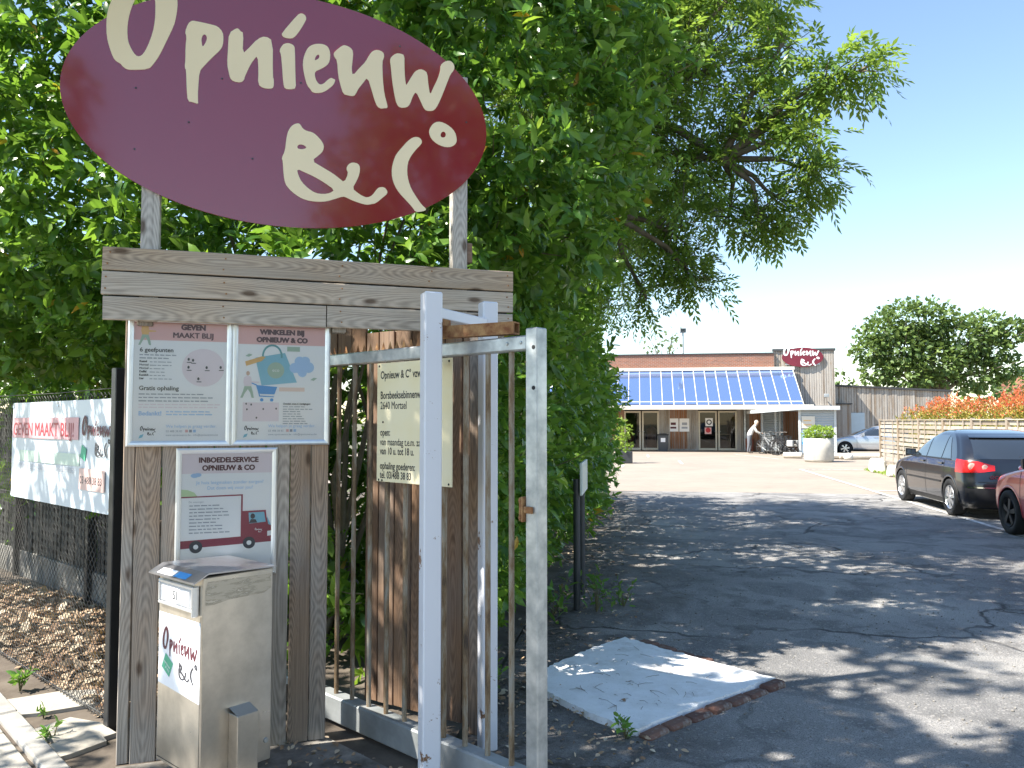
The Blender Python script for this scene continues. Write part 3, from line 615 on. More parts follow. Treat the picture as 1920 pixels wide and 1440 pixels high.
# ------------------------------------------------------------------ sliding gate and its guide
gate = tag(empty('sliding_gate', (-1.00971,4.28667,0), GA), 'galvanised steel sliding gate with slim rusty bars and a deep bottom beam', 'gate')
M_bar = NT('weathered_bar'); k = M_bar; co = k.coord(); n = k.noise(k.mapping(co,(9,9,2.2)), 1.6, 6, 0.7)
k.base(k.ramp(n, [(0.34,(0.06,0.042,0.03)), (0.46,(0.20,0.135,0.075)), (0.57,(0.30,0.26,0.20)), (0.7,(0.27,0.27,0.25))])); k.set(rough=0.7, metal=0.3); k.bump(n, 0.3, 0.003); M_bar = k.m
M_beam = pm('bottom_beam_steel', (0.40,0.42,0.43), 0.55, 0.45, c2=(0.24,0.26,0.26), vscale=4, bump=0.15, bscale=40)
MB().box((-0.9,0.0,0.03), (1.455,0.085,0.163), 0.008).build('bottom_beam', M_beam, gate)
MB().box((-0.9,0.015,1.922), (1.452,0.070,1.985), 0.006).build('top_rail', M_galv, gate)
for i in range(-5, 10):
    x = 0.052+0.1432*i
    MB().tube([(x,0.042,0.155),(x,0.042,1.925)], 0.0125, 10).build('bar', M_bar, gate, smooth=False)
mb = MB(); x = -0.85
while x < 0.72:
    mb.raw([(x,0.044,1.983),(x+0.042,0.044,1.983),(x+0.034,0.044,1.998),(x+0.021,0.044,2.030),(x+0.008,0.044,1.998)], [(0,1,2,3,4)]); x += 0.055
mb.build('spike_comb', M_rust, gate)
MB().box((1.453,0.006,0.0), (1.520,0.072,2.013), 0.005).build('end_post', M_galv, gate)
for z in (1.93, 1.76): MB().lathe([(0,-0.0075),(0.009,-0.0075),(0.009,-0.006)], 12, (1.500,0.012,z), 'y').build('bolt_hole', M_dark, gate)
for x in (1.34,1.42): MB().lathe([(0,-0.006),(0.006,-0.005),(0.008,0)], 10, (x,0.0148,1.955), 'y').build('rivet', M_galv, gate)
MB().box((1.440,-0.010,1.200), (1.451,0.050,1.305), 0.002).box((1.428,-0.012,1.212),(1.4395,0.012,1.224),0.002).box((1.428,-0.012,1.282),(1.4395,0.012,1.294),0.002).tube([(1.434,-0.004,1.205),(1.434,-0.004,1.300)], 0.006, 8).box((1.453,-0.008,1.238),(1.500,0.0055,1.266),0.003).build('latch', M_rust, gate)
gp = tag(empty('gate_guide', (-0.362,3.50,0), math.atan2(0.46,0.24)), 'white painted steel portal of two posts that guides the sliding gate', 'gate guide')
M_wp = NT('chipped_white_paint'); k = M_wp; co = k.coord(); n = k.noise(co, 9, 7, 0.75); z = k.sep(co)[2]
chip = k.ramp(n, [(0.62,(0,0,0)), (0.645,(1,1,1))]); k.base(k.mix(chip, k.mix(k.noise(co,2.5), (0.70,0.71,0.76), (0.64,0.66,0.72)), (0.20,0.10,0.05))); k.set(rough=0.4); k.bump(chip, -0.3, 0.002); M_wp = k.m
GL = 0.519
QA = KA-math.atan2(0.46,0.24)
def rotpost(name, x, h, w):
    V, F = cbox_data(w, w, h, 0.006); mk(name, V, F, M_wp, gp, (x, 0, h/2), (0,0,QA+R(4)))
rotpost('post', 0.0, 2.197, 0.082); rotpost('post', GL, 2.223, 0.080)
MB().box((0.045,-0.022,2.085), (GL-0.045,0.024,2.135), 0.004).build('crosspiece', M_wp, gp)
MB().box((0.07,-0.38,2.000),(0.125,0.02,2.006)).box((0.07,-0.38,2.048),(0.125,0.02,2.054)).box((0.07,-0.38,2.0062),(0.076,0.02,2.0478)).box((0.119,-0.38,2.0062),(0.125,0.02,2.0478)).build('rusty_channel', M_rust, gp)
MB().box((0.055,-0.028,2.055),(0.120,0.030,2.084)).build('bracket', M_rust, gp)
MB().lathe([(0,-0.03),(0.022,-0.03),(0.022,0.03),(0,0.03)], 14, (0.10,0.045,1.90), 'x').build('guide_roller', M_dark, gp)

# ------------------------------------------------------------------ chain-link fence, banner, slatted fence behind
FA = R(138.262); fo = Vector((-2.131,4.221,0))
fn = tag(empty('chain_link_fence', fo, FA), 'black chain-link fence on the left with a banner hung on it', 'fence')
def zig(L, H, c, r, name, mat, parent, z0=0.03):
    mb = MB(); n = int(L/c)
    for i in range(n):
        pts = []; m = int((H-z0)/c*2)
        for j in range(m+1):
            x = i*c+(c/2 if j % 2 else -c/2*0+0)+random.uniform(-.003,.003)
            if (i+0) % 1 == 0: pts.append((x+0.0, 0.003*(1 if j % 2 else -1), z0+j*c/2))
        mb.tube(pts, r, 4, False)
        pts2 = [(2*i*c+c-p[0]+0, p[1], p[2]) for p in pts]
        mb.tube([(p[0]-c/2+c/2, -p[1], p[2]) for p in [(i*c+c-(q[0]-i*c), q[1], q[2]) for q in pts]], r, 4, False)
    return mb.build(name, mat, parent)
M_wire = pm('dark_wire', (0.03,0.03,0.029), 0.4, 0.2, c2=(0.09,0.09,0.085), vscale=8)
tag(zig(2.9, 1.80, 0.05, 0.0025, 'wire_mesh', M_wire, fn), kind='stuff')
for x, h in ((-0.035, 1.905), (2.75, 1.9)): MB().box((x-0.03,-0.03,0), (x+0.03,0.03,h), 0.004).build('post', M_black, fn)
for z in (1.80, 1.15, 0.06): MB().tube([(0,0.004,z),(0.9,0.004,z-0.008),(2.75,0.004,z)], 0.0028, 5).build('straining_wire', M_wire, fn)
MB().box((-0.012,-0.012,0.02), (0.012,0.0,1.84), 0.002).build('tension_bar', M_black, fn)
# the fence's outer side faces the camera: local +y is towards the viewer, and x runs away to the left
bn = tag(empty('fence_banner', fo+Vector((0.0,0.0,1.118)), FA+math.pi), 'white banner GEVEN MAAKT BLIJ tied to the chain-link fence', 'banner')
k = NT('banner_vinyl'); co = k.coord(); x, y, z = k.sep(co); k.base(k.mix(k.noise(co, 1.5, 4), (0.60,0.65,0.68), (0.54,0.61,0.68))); k.set(rough=0.38); k.bump(k.noise(k.mapping(co,(2,1,1)), 2.2, 2), 0.3, 0.02); M_ban = k.m
nx, nz = 24, 8; V = []; F = []
for i in range(nx+1):
    for j in range(nz+1):
        a = i/nx; b2 = j/nz; V.append((-1.665+1.665*a, -0.012-0.003*math.sin(a*9+b2*2)*math.sin(b2*3.1), 0.625*b2+0.02*(1-a)*(1-b2)*0))
for i in range(nx):
    for j in range(nz):
        a = i*(nz+1)+j; F.append((a, a+nz+1, a+nz+2, a+1))
sh = mk('vinyl_sheet', V, F, M_ban, bn, smooth=True)
YB = -0.0195
band(sh, -1.64, -0.47, 0.395, 0.525, pm('rose_print',(0.62,0.33,0.36),0.4,vary=0.08), YB)
text('GEVEN MAAKT BLIJ!', sh, -1.625, 0.412, YB-0.001, 0.118, pm('red_print',(0.34,0.02,0.04),0.4,vary=0.1), bold=0.001, xs=1.04)
logo_small(sh, -0.22, 0.40, YB, 0.205, M_print_red, M_print_dark, xs=1.15)
MB().poly([[(-0.435,0.30),(-0.365,0.275),(-0.345,0.345),(-0.415,0.37)]], YB).build('print', M_print_green, sh)
text('6 geefpunten   gratis ophaling   inboedelservice', sh, -1.625, 0.200, YB-0.001, 0.072, M_print_grey, xs=0.80)
band(sh, -0.445, -0.08, 0.115, 0.235, pm('salmon_print',(0.66,0.46,0.42),0.4,vary=0.08), YB)
text('03 488 38 83', sh, -0.435, 0.150, YB-0.001, 0.060, M_print_dark, xs=1.0)
MB().poly([[(-1.5,0.245),(-0.45,0.245),(-0.45,0.315),(-1.5,0.315)]], YB+0.002).build('print', pm('pale_green_print',(0.52,0.64,0.56),0.4,vary=0.08), sh)
for q in ((-1.645,0.605),(-0.02,0.605),(-1.645,0.02),(-0.02,0.02),(-0.82,0.605)): MB().lathe([(0.006,0),(0.013,-0.002),(0.013,0.002)], 12, (q[0],-0.017,q[1]), 'y').build('eyelet', M_alu, bn)
# slatted fence farther back
B0 = Vector((-2.25,5.812,0)); B1 = Vector((-6.6,9.60,0)); bd = (B1-B0); bl = bd.length; BA = math.atan2(bd.y, bd.x)
sf = tag(empty('slatted_fence', B0, BA), 'dark slatted fence on a concrete base behind the leaf litter', 'fence')
cbox('concrete_base', (0,-0.03,0), (bl,0.03,0.27), pm('stained_concrete',(0.22,0.21,0.19),0.9,c2=(0.12,0.115,0.10),vscale=5,bump=0.3,bscale=50), sf, 0.006)
M_slat = pm('dark_slat', (0.022,0.022,0.021), 0.6, c2=(0.05,0.049,0.045), vscale=4)
me0 = None
for i in range(int(bl/0.085)):
    if me0 is None: o = cbox('slat', (i*0.085,-0.008,0.27), (i*0.085+0.062,0.008,1.72), M_slat, sf, 0.003); me0 = o.data
    else:
        o = bpy.data.objects.new('slat', me0); link(o, sf); o.location = (i*0.085+0.031+random.uniform(-.004,.004), random.uniform(-.006,.006), 0.995+random.uniform(-.01,.01)); o.rotation_euler = (0, random.uniform(-.012,.012), 0)
for x in (0.1, 2.0, 3.9, 5.6): cbox('post', (x-0.03,0.012,0), (x+0.03,0.075,1.85), M_black, sf)
cbox('top_rail', (0,0.010,1.62), (bl,0.035,1.66), M_black, sf)

out_ = jag([(-1.75,3.30),(-0.55,3.30),(-0.50,3.66),(-1.00,4.14),(-1.30,3.93),(-1.85,3.74)], 0.012, 0.05) if False else [(-1.75,3.30),(-0.55,3.30),(-0.50,3.66),(-1.00,4.14),(-1.30,3.93),(-1.85,3.74)]
sheet('concrete_footing', out_, 0.008, pm('dirty_concrete',(0.30,0.28,0.25),0.92,c2=(0.07,0.06,0.05),vscale=6,bump=0.6,bscale=40))
# ------------------------------------------------------------------ small post sign by the hedge
ps = tag(empty('post_sign', (0.56,6.83,0), R(81)), 'small white sign seen edge-on on two dark posts at the foot of the hedge', 'sign')
M_anth = pm('anthracite_paint', (0.045,0.05,0.056), 0.45, vary=0.2, vscale=8, bump=0.05)
for x in (0.0, 0.62): MB().tube([(x,0,0),(x,0,1.12)], 0.03, 12).build('post', M_anth, ps)
MB().box((-0.05,-0.052,0.98), (0.68,-0.031,1.26), 0.003).build('panel', pm('sign_white',(0.68,0.72,0.68),0.4,vary=0.08), ps)
MB().box((-0.01,-0.055,1.01),(0.64,-0.0525,1.23)).build('panel_print', pm('sign_print',(0.55,0.62,0.50),0.4,c2=(0.70,0.72,0.68),vscale=9), ps)

# ------------------------------------------------------------------ painted slab with its brick edging
sc_ = [(0.10,4.86),(0.188,5.102),(0.50,5.50),(0.825,5.856),(1.20,5.40),(1.622,4.948),(1.10,4.51),(0.632,4.123),(0.42,4.36)]
def jag(pts, amp, step=0.03):
    out = []
    for i, p in enumerate(pts):
        q = pts[(i+1) % len(pts)]; d = math.hypot(q[0]-p[0], q[1]-p[1]); m = max(1, int(d/step))
        for j in range(m):
            t = j/m; nx_, ny_ = -(q[1]-p[1])/d, (q[0]-p[0])/d; a = random.gauss(0, amp); out.append((p[0]+(q[0]-p[0])*t+nx_*a, p[1]+(q[1]-p[1])*t+ny_*a))
    return out
out = jag(sc_, 0.007); k = NT('painted_slab'); co = k.coord(); n1 = k.noise(co, 5, 7, 0.7); n2 = k.noise(co, 60, 4, 0.7)
c_ = k.mix(k.ramp(n1, [(0.42,(0,0,0)), (0.72,(0.7,0.7,0.7))]), (0.80,0.80,0.80), (0.58,0.57,0.54)); c_ = k.mix(k.ramp(n2, [(0.28,(0.7,0.7,0.7)), (0.38,(0,0,0))]), c_, (0.22,0.20,0.17)); px_ = k.sep(co); ed_ = k.noise(co, 2.2, 6, 0.7); c_ = k.mix(k.ramp(ed_, [(0.54,(0,0,0)), (0.70,(0.75,0.75,0.75))]), c_, (0.34,0.31,0.27)); k.base(c_); k.set(rough=0.75); k.bump(k.math('ADD', n2, n1), 0.4, 0.006)
pad = MB(); n_ = len(out); cxy = (0.83, 4.95)
pad.raw([(x,y,0.034) for x,y in out]+[(x+(x-cxy[0])*0.012,y+(y-cxy[1])*0.012,0.0) for x,y in out]+[(cxy[0],cxy[1],0.036)], [(i,(i+1)%n_,2*n_) for i in range(n_)]+[(i,i+n_,(i+1)%n_+n_,(i+1)%n_) for i in range(n_)])
slab = tag(empty('painted_slab', (0,0,0)), 'white painted concrete slab edged with red bricks beside the gate', 'slab')
o = pad.build('slab_top', k.m, slab)
M_brick = NT('old_brick'); k = M_brick; co = k.coord(); rnd = k.add('ObjectInfo').outputs['Random']; n = k.noise(co, 18, 6, 0.7)
c_ = k.mix(rnd, (0.10,0.048,0.036), (0.17,0.09,0.065)); c_ = k.mix(k.ramp(n,[(0.5,(0,0,0)),(0.64,(0.8,0.8,0.8))]), c_, (0.26,0.23,0.20)); k.base(c_); k.set(rough=0.9); k.bump(n, 0.6, 0.006); M_brick = k.m
def brick_row(p, q, nb, label=None):
    d = Vector((q[0]-p[0], q[1]-p[1], 0)); L = d.length/nb; a = math.atan2(d.y, d.x); d.normalize(); nn = Vector((d.y,-d.x,0))
    V, F = cbox_data(L-0.006, 0.085, 0.07, 0.014); me = None
    for i in range(nb):
        c = Vector((p[0],p[1],0))+d*(L*(i+0.5))+nn*0.052
        o = mk('brick', [tuple(c2+random.uniform(-.003,.003) for c2 in v) for v in V], F, M_brick, slab, (c.x, c.y, -0.010+random.uniform(-.008,.008)), (random.uniform(-.06,.06), random.uniform(-.04,.04), a+random.uniform(-.05,.05)))
brick_row((0.632,4.123), (1.622,4.948), 7); brick_row((1.30,5.29), (0.90,5.78), 4)

# ------------------------------------------------------------------ pavement tiles at the left edge
pv = sheet('pavement', [(-6,8.0,0),(-2.05,3.73,0),(-2.0,1.2,0),(-9,1.2,0)], 0.001, M_soil)
M_tile = NT('concrete_tile'); k = M_tile; co = k.coord(); rnd = k.add('ObjectInfo').outputs['Random']; n = k.noise(co, 7, 6, 0.65)
c_ = k.mix(rnd, (0.36,0.33,0.28), (0.44,0.41,0.36)); k.base(k.mix(k.ramp(n,[(0.4,(0,0,0)),(0.7,(0.7,0.7,0.7))]), c_, (0.28,0.255,0.215))); k.set(rough=0.9); k.bump(k.noise(co,60,5,.7), 0.4, 0.005); M_tile = k.m
pd = Vector((0.697,-0.717,0)); pn = Vector((-0.717,-0.697,0)); p0 = Vector((-3.053,4.757,0))
tile_me = None
for i in range(-4, 8):
    for j in range(0, 6):
        L_ = 0.298; c = p0+pd*(i*0.305+0.05*(j % 2)*3)+pn*(0.28+j*0.305)
        if tile_me is None: V, F = cbox_data(L_, L_, 0.05, 0.006); o = mk('tile', V, F, M_tile, pv); tile_me = o.data
        else: o = link(bpy.data.objects.new('tile', tile_me), pv)
        o.location = (c.x, c.y, -0.004+random.uniform(-.003,.003)); o.rotation_euler = (random.uniform(-.01,.01), random.uniform(-.01,.01), math.atan2(pd.y,pd.x)+random.uniform(-.01,.01))
V, F = cbox_data(0.98, 0.10, 0.12, 0.01)
for i in range(-2, 5):
    c = p0+pd*(i*1.0)+pn*0.06; o = mk('kerb', V, F, M_conc, pv, (c.x, c.y, -0.025), (0,0,math.atan2(pd.y,pd.x)))
V = [(-.28,-.14),(-.05,-.17),(.25,-.13),(.29,.10),(.02,.16),(-.26,.12)]
for i, (x, y, a, s) in enumerate(((-2.62,4.55,0.4,1.0),(-2.25,4.13,-0.5,0.75),(-2.18,3.93,0.9,0.6))):
    n = len(V); o = mk('broken_paving_slab', [(p[0]*s,p[1]*s,0.022) for p in V]+[(p[0]*s,p[1]*s,-0.02) for p in V], [tuple(range(n))]+[(q,q+n,(q+1)%n+n,(q+1)%n)[::-1] for q in range(n)], M_tile, None, (x,y,0.006), (0.02,0,a))
    tag(o, ('largest broken concrete slab lying in sun below the chain-link fence','broken concrete slab by the foot of the black fence post','smallest broken concrete slab near the kiosk corner')[i], 'slab', 'broken slabs under the fence')

# ------------------------------------------------------------------ foliage helpers
def unit(a): return a/np.maximum(np.linalg.norm(a, axis=-1, keepdims=True), 1e-9)
LAUREL = (np.array([(0,0,0),(.30,.17,.035),(.32,0,0),(.30,-.17,.035),(.66,.165,.0),(.66,0,-.035),(.66,-.165,.0),(1,0,-.16)]),
          np.array([(0,2,1),(0,3,2),(1,2,5),(1,5,4),(2,3,6),(2,6,5),(4,5,7),(5,6,7)]))
SMALL = (np.array([(0,0,0),(.5,.16,.03),(.5,-.16,.03),(1,0,-.08)]), np.array([(0,2,1),(1,2,3)]))
BROAD = (np.array([(0,0,0),(.45,.36,.06),(.5,0,-.02),(.45,-.36,.06),(1,0,-.1)]), np.array([(0,2,1),(0,3,2),(1,2,4),(2,3,4)]))
def leaf_mesh(name, P, D, U, L, tpl, mat, parent=None, wr=1.0):
    """one leaf per row: base P, direction D, rough up U, length L"""
    T, F = tpl; D = unit(D); S = unit(np.cross(U, D)); N = np.cross(D, S)
    wr = np.broadcast_to(np.asarray(wr, float), (len(P),))
    V = P[:,None,:] + L[:,None,None]*(T[None,:,0,None]*D[:,None,:] + (T[None,:,1,None]*wr[:,None,None])*S[:,None,:] + T[None,:,2,None]*N[:,None,:])
    FF = F[None]+(np.arange(len(P))*len(T))[:,None,None]
    return np_mesh(name, V.reshape(-1,3), FF.reshape(-1,3), mat, parent)
def sprigs(P, N, nl, size, spread=0.8, up=0.25, droop=0.25, seg=0.014):
    """whorls of leaves round twig ends: returns arrays for leaf_mesh"""
    n = len(P); ax = unit(N*0.8+rng.normal(0,0.45,(n,3))+np.array([0,0,up]))
    a = unit(np.cross(ax, rng.normal(0,1,(n,3)))); b = np.cross(ax, a)
    ps, ds, us, ls = [], [], [], []
    for j in range(nl):
        ph = j*2.4+rng.uniform(-.4,.4,n); el = rng.uniform(0.35,1.35,n)*spread
        rad = a*np.cos(ph)[:,None]+b*np.sin(ph)[:,None]
        d = ax*np.cos(el)[:,None]+rad*np.sin(el)[:,None]; d[:,2] -= droop*rng.uniform(0.3,1.4,n)
        ps.append(P-ax*(j*seg)); ds.append(unit(d)); us.append(unit(ax+rng.normal(0,.25,(n,3)))); ls.append(size*rng.uniform(0.5,1.28,n))
    return [np.concatenate(q) for q in (ps, ds, us, ls)]
def lumps_pts(L, dens, thick=0.35, rough=0.16, inner=0.78, keepback=0.3, minz=0.05):
    """points through the outer shell of a union of ellipsoids (cx,cy,cz,rx,ry,rz)"""
    L = np.array(L, float); PP, NN = [], []
    for i, e in enumerate(L):
        c, r = e[:3], e[3:6]; area = 4*math.pi*((r[0]*r[1])**1.6/3+(r[0]*r[2])**1.6/3+(r[1]*r[2])**1.6/3)**(1/1.6)
        n = max(4, int(area*dens)); v = unit(rng.normal(0,1,(n,3)))
        bumpy = 1+rough*(np.sin(v@np.array([7.1,3.3,5.2])+i*1.7)*np.sin(v@np.array([-4.3,6.7,2.9])+i)) + rng.normal(0,rough*0.35,n)
        dep = 1-thick*rng.uniform(0,1,n)**1.6
        p = c+v*r*(bumpy*dep)[:,None]; nn = unit(v/r)
        keep = p[:,2] > minz
        for k2, e2 in enumerate(L):
            if k2 != i: keep &= (((p-e2[:3])/e2[3:6])**2).sum(1) > inner**2
        cam_d_ = unit(np.array([0,0,1.62])-p); face = (nn*cam_d_).sum(1)
        keep &= (face > -0.2) | (rng.uniform(0,1,n) < keepback)
        PP.append(p[keep]); NN.append(nn[keep])
    return np.concatenate(PP), np.concatenate(NN)
M_bark = pm('grey_brown_bark', (0.13,0.105,0.08), 0.9, c2=(0.22,0.19,0.15), vscale=9, bump=0.7, bscale=24)
M_twig = pm('young_twig', (0.12,0.12,0.05), 0.8, c2=(0.20,0.15,0.09), vscale=9)

# ------------------------------------------------------------------ laurel hedge along the drive and behind the kiosk
def Wv(u, v, z): p = W(u, v); return (p[0], p[1], z)
LL = []
for v, ru, h, cu in ((5.6,1.15,2.2,-1.85),(6.9,1.3,2.45,-1.95),(8.2,1.35,2.4,-2.0),(9.5,1.4,2.5,-2.0),(10.8,1.4,2.4,-2.0),(12.1,1.45,2.5,-2.0),(13.4,1.4,2.4,-1.95),(14.7,1.4,2.35,-1.9),(15.7,1.3,2.2,-1.85)):
    LL.append(Wv(cu+(0.16 if v > 8 else 0.05), v, 1.75)+(ru,1.25,h))
LL += [(-0.15,5.75,3.6,1.05,0.95,1.25), (0.30,6.2,4.5,0.95,1.0,1.0), (-0.75,5.8,5.0,1.3,1.1,1.2), (0.10,7.4,4.2,1.2,1.2,1.4), (-0.2,7.0,5.7,1.3,1.3,1.1),
       (-1.3,6.15,2.4,1.5,1.0,2.3), (-2.5,6.2,3.6,1.4,1.0,1.75), (-2.0,6.4,5.2,1.4,1.1,1.2), (-3.9,6.3,3.5,1.3,1.0,1.55), (-3.4,6.5,5.1,1.4,1.1,1.2), (-5.0,6.8,3.6,1.3,1.1,1.7), (-4.9,7.0,5.3,1.4,1.1,1.2), (-6.3,7.6,4.0,1.4,1.2,2.0), (-0.7,5.45,1.2,0.8,0.6,1.2),
       (-4.6,3.9,4.3,1.1,1.1,1.2), (-4.0,2.8,5.4,1.2,1.1,1.3), (-5.2,3.0,5.2,1.2,1.2,1.5), (-3.6,3.1,7.2,1.2,1.1,1.0), (-2.75,3.0,4.45,0.95,0.8,0.7), (-1.4,2.9,5.3,1.2,1.0,0.8), (-0.2,3.4,6.0,1.1,1.0,0.8), (-2.6,2.4,6.3,1.2,1.0,0.9), (-4.2,9.2,1.8,1.7,1.3,2.0), (-6.3,10.6,2.0,1.8,1.4,2.2), (-8.2,11.5,2.5,2.0,1.5,2.8), (-2.9,7.6,2.0,1.2,1.0,1.8)]  # near lumps out of view: foliage added to shade banner, kiosk, gate and drive
hedge = tag(empty('laurel_hedge', Wv(-2.0,9,0)), 'tall cherry laurel hedge with big glossy leaves behind the kiosk and along the drive', 'hedge')
M_laurel = leafmat('laurel_leaf', (0.050,0.135,0.024), (0.105,0.24,0.036), (0.22,0.37,0.05), 0.26, 0.46, (0.30,0.50,0.04), yellow=0.006)
P, N = lumps_pts(LL, 95, 0.45, 0.15)
dcam = np.linalg.norm(P-np.array([0,0,1.62]), axis=1)
keep = (dcam < 9) | (rng.uniform(0,1,len(P)) < 0.75); keep &= ~(((P[:,0] < -2.6) & (P[:,1] < 4.6) | (P[:,1] < 3.9)) & ~((P[:,0] > -3.7) & (P[:,2] < 5.1)) & ((np.sin(P[:,0]*3.1+P[:,2]*2.3)*np.sin(P[:,1]*2.7+P[:,2]*1.9) > -0.1) | (rng.uniform(0,1,len(P)) < 0.35))); P, N, dcam = P[keep], N[keep], dcam[keep]
ps, ds, us, ls = sprigs(P, N, 8, 0.124, 0.85, 0.25, 0.35)
print('laurel leaves', len(ps))
# new growth: longer, paler shoots standing out of the face
hp = hedge.location
off = np.array(hp)
near = np.linalg.norm(ps-np.array([0,0,1.62]), axis=1); look = (ps[:,1] > 0)
pxx = 960+1470*ps[:,0]/np.maximum(ps[:,1],.1); pyy = 790-1470*(ps[:,2]-1.62)/np.maximum(ps[:,1],.1)
# leave the passage of the kiosk free of leaves
kx = (ps[:,0]-KO.x)*math.cos(KA)+(ps[:,1]-KO.y)*math.sin(KA); ky = -(ps[:,0]-KO.x)*math.sin(KA)+(ps[:,1]-KO.y)*math.cos(KA)
free = (ky > 0.30) | (kx < -0.1) | (kx > 1.95)
free &= ~((ky < 1.15) & (kx > -0.1) & (kx < 1.75) & (ps[:,2] < 2.25))
cand = np.where(free & (pxx > 0) & (pxx < 1300) & (pyy > 0) & (pyy < 1100) & (near < 6.6))[0]
cand = cand[np.argsort(near[cand])][:2200]; pick = np.sort(rng.choice(cand, 300, replace=False))
mask = free.copy(); mask[pick] = False
fo_ = leaf_mesh('foliage', ps[mask]-off, ds[mask], us[mask], ls[mask], LAUREL, M_laurel, hedge); tag(fo_, kind='stuff')
M_laurel1 = leafmat('laurel_leaf_single', (0.046,0.125,0.022), (0.090,0.215,0.032), (0.175,0.32,0.042), 0.26, 0.38, (0.22,0.42,0.04), byobj=True, yellow=0.02)
T, F = LAUREL; lme = bpy.data.meshes.new('leaf'); lme.from_pydata([tuple(t) for t in T], [], [tuple(map(int,f)) for f in F]); lme.materials.append(M_laurel1)
for i in pick:
    d = Vector(ds[i]).normalized(); s = Vector(us[i]).cross(d).normalized(); nn = d.cross(s)
    o = bpy.data.objects.new('leaf', lme); link(o, hedge)
    Mx = Matrix((d, s, nn)).transposed().to_4x4()*1.0
    o.matrix_basis = Matrix.Translation(Vector(ps[i])-Vector(off)) @ Mx @ Matrix.Scale(float(ls[i])*1.05, 4)
# pale new shoots standing proud of the face
sel = rng.choice(np.where((dcam < 13))[0], 620, replace=False); SP = P[sel]+N[sel]*rng.uniform(.05,.24,(620,1)); SN = unit(N[sel]+np.array([0,0,.55]))
kx2 = (SP[:,0]-KO.x)*math.cos(KA)+(SP[:,1]-KO.y)*math.sin(KA); ky2 = -(SP[:,0]-KO.x)*math.sin(KA)+(SP[:,1]-KO.y)*math.cos(KA); okk = (ky2 > 0.45) | (kx2 < -.3) | (kx2 > 2.1); SP, SN = SP[okk], SN[okk]
a_, b_, c_, d_ = sprigs(SP, SN, 7, 0.13, 0.75, 0.5, 0.18, 0.026); SH = leafmat('new_laurel_leaf', (0.10,0.24,0.03), (0.18,0.34,0.04), (0.30,0.45,0.06), 0.30, 0.45, (0.45,0.62,0.05))
tag(leaf_mesh('new_shoots', a_-off, b_, c_, d_, LAUREL, SH, hedge), 'pale green young leaves', kind='stuff')
mb = MB()
for p_, n_ in zip(SP, SN): mb.tube([Vector(p_-n_*.34)-hp, Vector(p_-n_*.15+np.array([0,0,-.01]))-hp, Vector(p_)-hp], [.005,.004,.002], 4, False)
tag(mb.build('twigs', M_twig, hedge), kind='stuff')
# stems inside the hedge
mb = MB()
for e in LL[:9]+LL[14:15]:
    for q in range(5):
        b = Vector((e[0]-0.3+random.uniform(-.3,.2), e[1]+random.uniform(0,.4), 0)); t = Vector((e[0]+random.uniform(-.7,.7)*e[3], e[1]+random.uniform(-.6,.6)*e[4], e[2]+random.uniform(0.1,.8)*e[5]))
        m = b.lerp(t, 0.5)+Vector((random.uniform(-.2,.2), random.uniform(-.2,.2), 0.1)); mb.tube([b-hp, m-hp, t-hp], [0.03,0.02,0.008], 5, False)
mb.build('stems', M_bark, hedge, smooth=True)

# ------------------------------------------------------------------ ash tree over the hedge
def at(x, y, Y): return Vector(((x-960)/1470*Y, Y, 1.62+(790-y)/1470*Y))
ASH = [  # crown clumps: picture-plane estimate turned to metres once: (X, Y, Z, radius)
  (1.05,9.3,6.6,1.25),(2.1,9.0,6.9,1.15),(2.7,8.6,6.6,0.70),(3.0,8.3,5.8,0.45),(2.2,9.0,5.7,1.1),(1.1,9.2,5.2,1.15),(2.75,8.6,5.0,0.60),(2.05,9.2,4.6,1.0),
  (3.40,8.0,5.25,0.24),(3.68,7.9,5.28,0.19),(3.25,8.2,4.65,0.32),(3.30,8.4,4.32,0.30),(3.0,8.7,4.05,0.36),(2.6,9.3,4.05,0.55),(2.1,9.8,3.95,0.70),(2.3,9.9,3.50,0.42),(2.45,10.1,3.30,0.25),(1.8,10.4,3.25,0.45),(2.85,8.9,3.85,0.30),
  (1.2,10.6,4.2,1.1),(0.3,9.8,5.6,1.3),(0.2,10.4,7.0,1.4),(1.6,10.8,6.4,1.3),(1.3,10.4,7.8,1.3),(-0.9,9.6,6.6,1.4),(1.6,12.3,5.6,1.3),(0.6,12.4,6.8,1.3),(1.9,13.6,4.9,1.1),(0.9,14.0,5.9,1.2),(2.5,11.4,5.0,0.9),(1.5,12.0,3.9,0.9),(1.6,13.8,3.6,0.8),(2.4,9.6,7.7,1.0),(-0.2,8.2,7.0,1.1)]
tree = tag(empty('ash_tree', (-0.9,10.2,0)), 'tall ash tree with feathery leaves reaching over the drive against the sky', 'tree')
to = Vector((-0.9,10.2,0))
mb = MB(); fork = Vector((-0.6,10.1,2.7))
mb.tube([Vector((0,0,0)), Vector((0.1,-.05,1.3)), fork-to], [0.22,0.18,0.15], 9, False)
mb.build('trunk', M_bark, tree, smooth=True)
br = MB(); tw = MB(); hubs = [Vector((0.3,9.7,4.2)), Vector((0.5,9.9,5.6)), Vector((0.6,11.6,4.4)), Vector((1.2,9.3,4.1)), Vector((-0.4,9.4,5.2)), Vector((1.5,9.2,5.2)), Vector((2.4,8.8,4.6))]
for h in hubs[:5]:
    m = fork.lerp(h, 0.5)+Vector((random.uniform(-.15,.15), random.uniform(-.15,.15), 0.1)); br.tube([fork-to, m-to, h-to], [0.12,0.09,0.055], 7, False)
